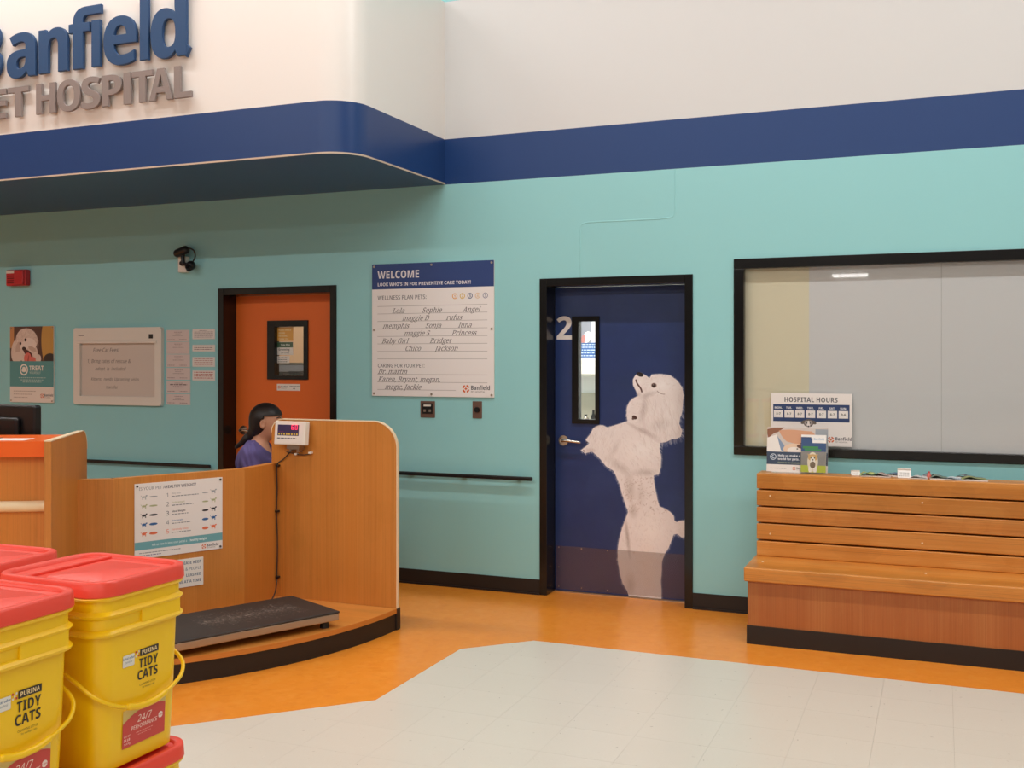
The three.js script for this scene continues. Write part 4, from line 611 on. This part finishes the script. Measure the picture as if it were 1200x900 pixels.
  leaf('leaflet', 'pale blue grey brochure lying flat near the leaflets end', 0.065, 0.275, 0.1, 0.08, -0.12, 0.005, '#b9c2cb', { stripe: '#e4e6e8', lift: 0.04 });
  leaf('leaflet', 'olive green magazine lying last in the row of leaflets', 0.16, 0.265, 0.13, 0.1, 0.08, 0.008, '#9aa05c', { stripe: '#6a7076', lift: 0.07, cat: 'magazine' });
  leaf('leaflet', 'yellow green leaflet half under the pinkish grey one', -0.345, 0.225, 0.1, 0.07, 0.5, 0.007, '#b9c26a', { stripe: '#6d8a58', lift: 0.06 });
  leaf('leaflet', 'dark blue leaflet tucked behind the propped white card', -0.24, 0.225, 0.09, 0.07, -0.4, 0.009, '#5c6f8c', { stripe: '#39496a', lift: 0.05 });
  leaf('leaflet', 'grey leaflet leaning behind the red bottle', -0.045, 0.215, 0.1, 0.06, 0.35, 0.01, '#8b9096', { stripe: '#5f6870', lift: 0.07 });
  leaf('leaflet', 'dark slate leaflet behind the olive magazine', 0.12, 0.215, 0.09, 0.06, -0.3, 0.012, '#6d757c', { stripe: '#454c54', lift: 0.06 });
  const bo = thing('small_bottle', 'tiny red capped bottle among the leaflets on the bench', 'bottle', [-0.066, y, 0.262]); part('bottle_body', new THREE.LatheGeometry([[0, 0], [0.011, 0], [0.012, 0.018], [0.008, 0.026], [0.006, 0.03]].map((v) => new THREE.Vector2(...v)), 18), std({ color: S(226, 120, 110), roughness: 0.4 }), bo); part('cap', cyl(0.006, 0.006, 0.01, 14).translate(0, 0.034, 0), std({ color: S(206, 80, 76), roughness: 0.4 }), bo);
}

// ------------------------------------------------------------------ litter pails
function loft(levels, n = 7, capTop = true, capBottom = true) {     // levels: [y, half x, half z, corner radius]
  const ring = ([y, a, b, r]) => { const o = []; for (let q = 0; q < 4; q++) { const sx = q === 0 || q === 3 ? 1 : -1, sz = q < 2 ? 1 : -1; for (let i = 0; i <= n; i++) { const t = Math.PI / 2 * (q + i / n); o.push([sx * (a - r) + r * Math.cos(t), y, sz * (b - r) + r * Math.sin(t)]); } } return o; };
  const P = [], I = [], rings = levels.map(ring), m = rings[0].length; rings.forEach((r) => r.forEach((p) => P.push(...p)));
  for (let l = 0; l < rings.length - 1; l++) for (let i = 0; i < m; i++) { const a = l * m + i, b = l * m + (i + 1) % m, c = a + m, d = b + m; I.push(a, c, b, b, c, d); }
  if (capTop) { const y = levels[levels.length - 1][0], k = P.length / 3; P.push(0, y, 0); const o = (rings.length - 1) * m; for (let i = 0; i < m; i++) I.push(o + i, k, o + (i + 1) % m); }
  if (capBottom) { const k = P.length / 3; P.push(0, levels[0][0], 0); for (let i = 0; i < m; i++) I.push(i, (i + 1) % m, k); }
  const g = new THREE.BufferGeometry(); g.setAttribute('position', new THREE.Float32BufferAttribute(P, 3)); g.setAttribute('uv', new THREE.Float32BufferAttribute(new Float32Array(P.length / 3 * 2), 2)); g.setIndex(I); g.computeVertexNormals(); return toCreasedNormals(g, 0.7);
}
const PX = 0.146, PZ = 0.131, PITCH = 0.377;
const pail = (() => {
  const yellow = phys({ color: S(248, 200, 6), roughness: 0.38 }), red = phys({ color: S(236, 72, 54), roughness: 0.42 });
  const t = new THREE.Group();
  const bx = 0.127, bz = 0.112;
  const lev = [[0, bx - 0.012, bz - 0.012, 0.03], [0.004, bx - 0.006, bz - 0.006, 0.032], [0.14, bx, bz, 0.034], [0.266, bx + 0.004, bz + 0.004, 0.036], [0.270, PX - 0.004, PZ - 0.004, 0.044], [0.275, PX - 0.002, PZ - 0.002, 0.045], [0.279, PX - 0.005, PZ - 0.005, 0.043], [0.282, bx + 0.007, bz + 0.007, 0.037], [0.302, bx + 0.008, bz + 0.008, 0.037], [0.306, PX - 0.005, PZ - 0.005, 0.044], [0.311, PX - 0.002, PZ - 0.002, 0.045], [0.315, PX - 0.006, PZ - 0.006, 0.043], [0.318, bx + 0.009, bz + 0.009, 0.038], [0.342, bx + 0.009, bz + 0.009, 0.038]];
  part('pail_body', loft(lev), yellow, t, 'yellow plastic body with two raised ribs');
  part('rim_lip', loft([[0.339, PX - 0.004, PZ - 0.004, 0.044], [0.344, PX - 0.001, PZ - 0.001, 0.046], [0.349, PX - 0.004, PZ - 0.004, 0.044]]), yellow, t);
  // pocket-like web between the ribs on the label side
  part('rib_web', rbox(bx - 0.01, PX - 0.006, 0.272, 0.311, -0.098, 0.012, 0.003, 3), yellow, t);
  // lid: skirt, rim, two sunken fields
  const lid = part('lid', loft([[0.347, PX, PZ, 0.05], [0.349, PX + 0.0015, PZ + 0.0015, 0.051], [0.3735, PX, PZ, 0.05], [0.376, PX - 0.0015, PZ - 0.0015, 0.049], [0.377, PX - 0.004, PZ - 0.004, 0.047], [0.377, PX - 0.013, PZ - 0.013, 0.041], [0.3755, PX - 0.0155, PZ - 0.0155, 0.039], [0.369, PX - 0.018, PZ - 0.018, 0.037], [0.3685, PX - 0.02, PZ - 0.02, 0.036]]), red, t, 'coral red lid');
  part('lid_hinge_bar', rbox(-0.082, -0.066, 0.366, 0.3755, -PZ + 0.014, PZ - 0.014, 0.004, 2), red, lid); part('lid_panel', loft([[0.367, 0.078, 0.092, 0.02], [0.3712, 0.072, 0.086, 0.016]]).translate(0.03, 0, 0), red, lid);
  // printed decals on the label side (+x)
  const decal = (name, z0, z1, y0, y1, texture, lift) => { const g = new THREE.PlaneGeometry(z1 - z0, y1 - y0); g.rotateY(Math.PI / 2); const p = g.attributes.position; for (let i = 0; i < p.count; i++) { const y = p.getY(i) + (y0 + y1) / 2; p.setXYZ(i, bx - 0.006 + 0.006 * y / 0.14 + (y > 0.14 ? -0.006 * (y - 0.14) / 0.14 + 0.004 * (y - 0.14) / 0.126 : 0) + lift, y, p.getZ(i) + (z0 + z1) / 2); } g.computeVertexNormals(); part(name, g, std({ map: texture, transparent: true, roughness: 0.35 }), t); };
  decal('brand_print', -0.052, 0.058, 0.138, 0.232, tex(880, 752, (x, W, H) => {
    x.clearRect(0, 0, W, H); x.fillStyle = 'rgba(226,222,214,1)'; x.beginPath(); x.roundRect(24, 90, 250, 190, 18); x.fill(); text(x, 'total odor', 149, 165, 52, { bold: true, align: 'center', color: '#3a5d8a' }); text(x, 'control', 149, 225, 48, { align: 'center', color: '#44566e' });
    x.fillStyle = '#2a1d16'; x.fillRect(398, 70, 410, 112); text(x, 'PURINA', 603, 158, 92, { bold: true, align: 'center', color: '#f3d7a0', sx: 1.0 }); x.fillStyle = '#c8323a'; for (let r = 0; r < 3; r++) for (let c = 0; c < 3; c++) if ((r + c) % 2 === 0) { x.fillStyle = (r + c) % 4 ? '#e8dcc8' : '#c8323a'; x.fillRect(290 + c * 32, 76 + r * 34, 30, 32); }
    text(x, 'TIDY', 800, 372, 208, { bold: true, align: 'right', color: '#231a12', sx: 0.92 }); text(x, 'CATS', 808, 560, 208, { bold: true, align: 'right', color: '#231a12', sx: 0.95 }); text(x, 'CLUMPING LITTER', 760, 660, 44, { align: 'right', color: '#5a4818' }); text(x, 'for multiple cats', 740, 710, 38, { align: 'right', color: '#7a6218' });
  }), 0.0012);
  decal('red_label', -0.072, 0.056, 0.03, 0.111, tex(1000, 630, (x, W, H) => {
    x.clearRect(0, 0, W, H); x.fillStyle = 'rgba(238,222,150,0.55)'; x.fillRect(40, 0, 920, 560); x.fillStyle = '#cc4038'; x.beginPath(); x.moveTo(40, 590); x.lineTo(40, 210); x.quadraticCurveTo(300, 60, 560, 50); x.quadraticCurveTo(800, 50, 960, 110); x.lineTo(960, 590); x.closePath(); x.fill();
    text(x, '24/7', 500, 260, 150, { align: 'center', color: '#f3ddd2', skew: 0.15 }); text(x, 'PERFORMANCE', 500, 360, 92, { align: 'center', color: '#f3ddd2', sx: 0.9, skew: 0.1 }); lineRow(x, rng(4), 330, 410, 360, 14, '#e08f86'); lineRow(x, rng(6), 370, 450, 280, 12, '#e08f86'); text(x, 'NET WT', 70, 430, 40, { color: '#f0d9cf' }); text(x, '35 LB', 70, 490, 52, { bold: true, color: '#f0d9cf' }); text(x, '15.8 kg', 70, 545, 44, { color: '#f0d9cf' }); x.fillStyle = '#efd9cf'; x.beginPath(); x.arc(860, 290, 50, 0, 7); x.fill(); text(x, '7 DAYS', 860, 302, 30, { bold: true, align: 'center', color: '#cc4038' });
  }), 0.0016);
  // bail handle hanging over the label
  const hp = [[-0.005, 0.21, 0.126], [0.04, 0.205, 0.131], [0.085, 0.186, 0.132], [0.12, 0.163, 0.126], [0.136, 0.144, 0.104], [0.1395, 0.128, 0.07], [0.1405, 0.118, 0.035], [0.1405, 0.114, 0]]; const full = [...hp, ...hp.slice(0, -1).reverse().map(([a, b, c]) => [a, b, -c])];
  const hd = part('handle', tube(full, 0.0042, 90, 8), yellow, t, 'yellow bail handle'); part('handle_grip', merge([new THREE.SphereGeometry(0.0068, 12, 8).translate(0.1405, 0.122, 0.05), new THREE.SphereGeometry(0.0068, 12, 8).translate(0.1405, 0.122, -0.05), tube([[0.1405, 0.122, 0.05], [0.141, 0.116, 0.025], [0.141, 0.1145, 0], [0.141, 0.116, -0.025], [0.1405, 0.122, -0.05]], 0.0068, 20, 10)]), yellow, hd);
  for (const s of [-1, 1]) part('handle_pivot', cyl(0.014, 0.016, 0.018, 16).rotateX(Math.PI / 2).translate(-0.005, 0.21, s * 0.12), yellow, t);
  return t;
})();
const HT = ['bottom pail of', 'middle pail of', 'top pail of'];
for (const [x, z, turn, where] of [[-1.617, 4.825, -0.03, 'the stack nearest the scale'], [-1.628, 5.118, -0.015, 'the stack farthest from the desk'], [-1.968, 4.825, 0.02, 'the stack beside the orange counter']])
  for (let k = 0; k < 3; k++) {
    const o = k + x === -1.617 ? pail : pail.clone(); o.name = numbered('litter_pail'); o.position.set(x, k * PITCH, z); o.rotation.y = turn + (k === 1 ? 0.012 : k === 0 ? -0.01 : 0);
    o.userData = { label: 'yellow litter pail with red lid, ' + HT[k] + ' ' + where, category: 'pail', group: 'litter pails stacked three high' }; scene.add(o);
  }

// ------------------------------------------------------------------ person seated behind the desk
{
  const v = (x, y, z) => new THREE.Vector3(x, y, z), tmp = v(0, 0, 0);
  const cap = (p, a, b, ra, rb) => { const abx = b.x - a.x, aby = b.y - a.y, abz = b.z - a.z, px = p.x - a.x, py = p.y - a.y, pz = p.z - a.z; let t = (px * abx + py * aby + pz * abz) / (abx * abx + aby * aby + abz * abz); t = Math.max(0, Math.min(1, t)); return Math.hypot(px - abx * t, py - aby * t, pz - abz * t) - (ra + (rb - ra) * t); };
  const ell = (p, c, rx, ry, rz) => { const k0 = Math.hypot((p.x - c.x) / rx, (p.y - c.y) / ry, (p.z - c.z) / rz), k1 = Math.hypot((p.x - c.x) / (rx * rx), (p.y - c.y) / (ry * ry), (p.z - c.z) / (rz * rz)); return k1 > 1e-9 ? k0 * (k0 - 1) / k1 : -Math.min(rx, ry, rz); };
  const smin = (a, b, k) => { const h = Math.max(k - Math.abs(a - b), 0) / k; return Math.min(a, b) - h * h * k * 0.25; };
  const skin = std({ color: S(206, 150, 120), roughness: 0.55 }), purple = std({ color: S(88, 76, 128), roughness: 0.75 }), hairM = std({ color: S(30, 20, 18), roughness: 0.45 }), shoeM = std({ color: S(40, 40, 44), roughness: 0.6 });
  function field(fn, c, half, res) {
    const mc = new MarchingCubes(res, skin, false, false, 400000), n = mc.size; mc.isolation = 0;
    for (let k = 0; k < n; k++) for (let j = 0; j < n; j++) for (let i = 0; i < n; i++) { tmp.set(c.x + (i - n / 2) / (n / 2) * half, c.y + (j - n / 2) / (n / 2) * half, c.z + (k - n / 2) / (n / 2) * half); mc.field[i + j * n + k * n * n] = -fn(tmp); }
    mc.update(); const g = new THREE.BufferGeometry(), cnt = mc.count ?? mc.geometry.drawRange.count, p = new Float32Array(mc.positionArray.slice(0, cnt * 3));
    for (let i = 0; i < cnt; i++) { p[3 * i] = p[3 * i] * half + c.x; p[3 * i + 1] = p[3 * i + 1] * half + c.y; p[3 * i + 2] = p[3 * i + 2] * half + c.z; }
    g.setAttribute('position', new THREE.BufferAttribute(p, 3)); let m = mergeVertices(g, 1e-5); m.computeVertexNormals(); m = m.toNonIndexed(); m.setAttribute('uv', new THREE.BufferAttribute(new Float32Array(m.attributes.position.count * 2), 2)); return m;
  }
  const J = (x, y, z) => v(x, y, z), both = (f) => [1, -1].map(f);
  const torso = [[J(0, 0.53, 0.0), J(0, 0.64, -0.03), 0.125, 0.115], [J(0, 0.64, -0.03), J(0, 0.84, -0.01), 0.112, 0.118], [J(0.08, 0.90, -0.01), J(-0.08, 0.90, -0.01), 0.075, 0.075], [J(0.14, 0.925, -0.005), J(-0.14, 0.925, -0.005), 0.05, 0.05], [J(0.07, 0.52, 0.01), J(-0.07, 0.52, 0.01), 0.105, 0.105]];
  const neck = [[J(0, 0.93, 0.0), J(0, 1.06, 0.03), 0.055, 0.05]];
  const arms = both((s) => [[J(s * 0.165, 0.92, 0), J(s * 0.215, 0.69, 0.05), 0.05, 0.04], [J(s * 0.215, 0.69, 0.05), J(s * 0.17, 0.66, 0.27), 0.04, 0.027]]).flat();
  const legs = both((s) => [[J(s * 0.09, 0.515, 0.02), J(s * 0.11, 0.52, 0.42), 0.085, 0.06], [J(s * 0.11, 0.52, 0.42), J(s * 0.11, 0.1, 0.4), 0.058, 0.038], [J(s * 0.11, 0.06, 0.38), J(s * 0.12, 0.04, 0.54), 0.038, 0.03]]).flat();
  const join = (p, list, k, inflate = 0) => { let d = 9; for (const [a, b, ra, rb] of list) d = smin(d, cap(p, a, b, ra + inflate, rb + inflate), k); return d; };
  const bodyF = (p) => smin(smin(smin(join(p, torso, 0.07), join(p, neck, 0.02), 0.05), join(p, arms, 0.03), 0.03), join(p, legs, 0.04), 0.04);
  const body = field(bodyF, v(0, 0.6, 0.18), 0.62, 104);
  const HC = v(0, 1.13, 0.075);
  const headF = (p) => {
    const q = v(Math.abs(p.x), p.y, p.z);
    let d = ell(p, v(0, 1.152, 0.06), 0.076, 0.096, 0.094); d = smin(d, ell(p, v(0, 1.085, 0.098), 0.056, 0.068, 0.062), 0.05); d = smin(d, ell(p, v(0, 1.04, 0.128), 0.026, 0.022, 0.024), 0.03);
    d = smin(d, cap(p, v(0, 1.0, 0.02), v(0, 1.1, 0.045), 0.05, 0.05), 0.03);
    d = smin(d, cap(p, v(0, 1.142, 0.148), v(0, 1.1, 0.17), 0.009, 0.014), 0.016); d = smin(d, ell(q, v(0.013, 1.097, 0.158), 0.009, 0.008, 0.01), 0.008);
    d = smin(d, cap(q, v(0.012, 1.158, 0.147), v(0.045, 1.16, 0.128), 0.009, 0.008), 0.015); d = -smin(-d, ell(q, v(0.032, 1.138, 0.158), 0.019, 0.013, 0.016), 0.012);
    d = smin(d, cap(q, v(0, 1.071, 0.153), v(0.02, 1.07, 0.145), 0.007, 0.004), 0.006); d = smin(d, cap(q, v(0, 1.059, 0.15), v(0.017, 1.061, 0.144), 0.0075, 0.004), 0.006);
    d = smin(d, ell(q, v(0.079, 1.125, 0.052), 0.01, 0.032, 0.019), 0.006); d = -smin(-d, ell(q, v(0.09, 1.128, 0.056), 0.008, 0.018, 0.009), 0.006); return d;
  };
  const head = field(headF, HC, 0.15, 96);
  const hand = (s) => {
    const W = J(s * 0.17, 0.66, 0.27), pc = v(W.x - s * 0.005, W.y - 0.006, W.z + 0.055), kn = [-1.5, -0.5, 0.5, 1.5].map((k, i) => v(W.x - s * 0.006 + k * 0.0195, W.y - 0.002, W.z + 0.092 - Math.abs(k + s * 0.3) * 0.003));
    const L = [0.068, 0.078, 0.073, 0.058], len = s > 0 ? L : [...L].reverse();
    const bones = kn.flatMap((k, i) => { const a = v(k.x, k.y - 0.004, k.z + len[i] * 0.45), b = v(k.x, k.y - 0.02, k.z + len[i] * 0.75), c = v(k.x, k.y - 0.038, k.z + len[i] * 0.9); return [[v(W.x + (k.x - W.x) * 0.5, k.y - 0.004, W.z + 0.05), k, 0.012, 0.0098], [k, a, 0.0092, 0.0086], [a, b, 0.0086, 0.008], [b, c, 0.008, 0.007]]; });
    const ths = -s, th = [[v(W.x, W.y, W.z + 0.02), v(W.x + ths * 0.036, W.y - 0.012, W.z + 0.05), 0.016, 0.0125], [v(W.x + ths * 0.036, W.y - 0.012, W.z + 0.05), v(W.x + ths * 0.046, W.y - 0.02, W.z + 0.085), 0.011, 0.0095], [v(W.x + ths * 0.046, W.y - 0.02, W.z + 0.085), v(W.x + ths * 0.042, W.y - 0.026, W.z + 0.108), 0.0095, 0.008]];
    const fn = (p) => { let d = ell(p, pc, 0.041, 0.015, 0.05); d = smin(d, cap(p, v(W.x, W.y, W.z - 0.04), v(W.x, W.y, W.z + 0.03), 0.0275, 0.022), 0.02); let f = 9; for (const b of bones) f = Math.min(f, cap(p, ...b)); d = smin(d, f, 0.006); return smin(d, join(p, th, 0.006), 0.008); };
    return field(fn, v(W.x, W.y - 0.01, W.z + 0.065), 0.115, 76);
  };
  const seatT = thing('person', 'dark haired person in purple scrubs seated behind the desk facing the divider', 'person', [-4.245, 0, 0.617], 112 * Math.PI / 180);
  part('body', merge([body, head, hand(1), hand(-1)]), skin, seatT);
  // scrubs follow the torso and end at neckline, sleeve and hem
  const topF = (p) => { const fold = 0.0035 * Math.sin(58 * p.y + 34 * p.x + 9 * Math.sin(21 * p.z)) + 0.003 * Math.sin(47 * p.x - 41 * p.z + 30 * p.y); let d = fold + smin(smin(join(p, torso, 0.07, 0.014), join(p, arms, 0.03, 0.013), 0.03), cap(p, v(0, 0.9, -0.005), v(0, 0.965, 0.0), 0.075, 0.066), 0.04); d = Math.max(d, 0.5 - p.y); for (const s of [1, -1]) { const m = (p.x * s - 0.205) * 0.2 + (p.y - 0.75) * -1 * 0.95 + (p.z - 0.04) * 0.15; if (p.x * s > 0.15 && p.y < 0.85) d = Math.max(d, m); } if (p.z > 0.165 && p.y < 0.74) d = Math.max(d, p.z - 0.165); d = Math.max(d, p.y - 1.008 + Math.max(0, p.z) * 0.9 - Math.abs(p.x) * 0.15); return d; };
  part('scrub_top', field(topF, v(0, 0.73, 0.0), 0.33, 88), purple, seatT, 'purple scrub top');
  const trouF = (p) => Math.max(smin(join(p, legs.filter((_, i) => i % 3 < 2), 0.04, 0.012), cap(p, v(0.07, 0.525, 0.01), v(-0.07, 0.525, 0.01), 0.108, 0.108), 0.05), 0.09 - p.y, p.y - 0.6);
  part('scrub_trousers', field(trouF, v(0, 0.36, 0.2), 0.4, 80), purple, seatT, 'purple scrub trousers');
  for (const s of [1, -1]) part('shoe', field((p) => Math.max(smin(cap(p, v(s * 0.11, 0.055, 0.375), v(s * 0.12, 0.04, 0.55), 0.05, 0.04), cap(p, v(s * 0.11, 0.06, 0.38), v(s * 0.11, 0.085, 0.39), 0.05, 0.048), 0.02), -p.y + 0.002), v(s * 0.115, 0.06, 0.46), 0.16, 48), shoeM, seatT);
  const hairF = (p) => {
    let d = ell(p, v(0, 1.16, 0.055), 0.092, 0.104, 0.112); d = smin(d, ell(p, v(0, 1.095, 0.0), 0.072, 0.06, 0.05), 0.04);
    d = smin(d, cap(p, v(0, 1.06, -0.03), v(0.005, 1.02, -0.075), 0.034, 0.026), 0.03); d = smin(d, cap(p, v(0.005, 1.02, -0.075), v(0.01, 0.965, -0.145), 0.026, 0.012), 0.02);
    // keep the face and the ears free
    const faceCut = Math.max(0.06 - p.z - Math.max(0, 1.10 - p.y) * 0.3, p.y - 1.178); d = Math.max(d, -faceCut);
    const q = v(Math.abs(p.x), p.y, p.z); d = Math.max(d, -ell(q, v(0.09, 1.118, 0.055), 0.03, 0.04, 0.028)); return Math.max(d, 1.04 - p.y - (p.z < -0.03 ? 0.2 : 0));
  };
  part('hair', field(hairF, v(0, 1.11, 0.0), 0.2, 96), hairM, seatT, 'dark hair tied in a low ponytail');
  for (const s of [1, -1]) { const e = part('eye', new THREE.SphereGeometry(0.0105, 16, 12).translate(s * 0.032, 1.137, 0.1365), std({ color: S(235, 230, 226), roughness: 0.2 }), seatT); part('iris', new THREE.SphereGeometry(0.0062, 12, 10).translate(s * 0.032, 1.136, 0.1418), hairM, e); part('eyebrow', tube([[s * 0.014, 1.163, 0.158], [s * 0.032, 1.168, 0.152], [s * 0.052, 1.161, 0.136]], 0.003, 12, 6), hairM, seatT); }
  const st = thing('stool', 'round swivel stool under the seated person', 'stool', [-4.245, 0, 0.617]);
  part('seat', new THREE.LatheGeometry([[0, 0.36], [0.17, 0.36], [0.185, 0.375], [0.18, 0.405], [0.15, 0.415], [0, 0.41]].map((p) => new THREE.Vector2(...p)), 36), M.plasticBlack, st); part('post', cyl(0.025, 0.03, 0.3, 16).translate(0, 0.21, 0), M.chrome, st);
  for (let k = 0; k < 5; k++) { const a = k * Math.PI * 0.4; part('base_arm', rbox(0, 0.24, 0.05, 0.08, -0.018, 0.018, 0.006).rotateY(a), M.plasticBlack, st); part('caster', cyl(0.025, 0.025, 0.03, 14).rotateX(Math.PI / 2).translate(0.22, 0.025, 0).rotateY(a), M.rubber, st); }
}
scene.traverse((o) => { if (o.isMesh) { o.castShadow = true; o.receiveShadow = true; } });
renderer.render(scene, camera);
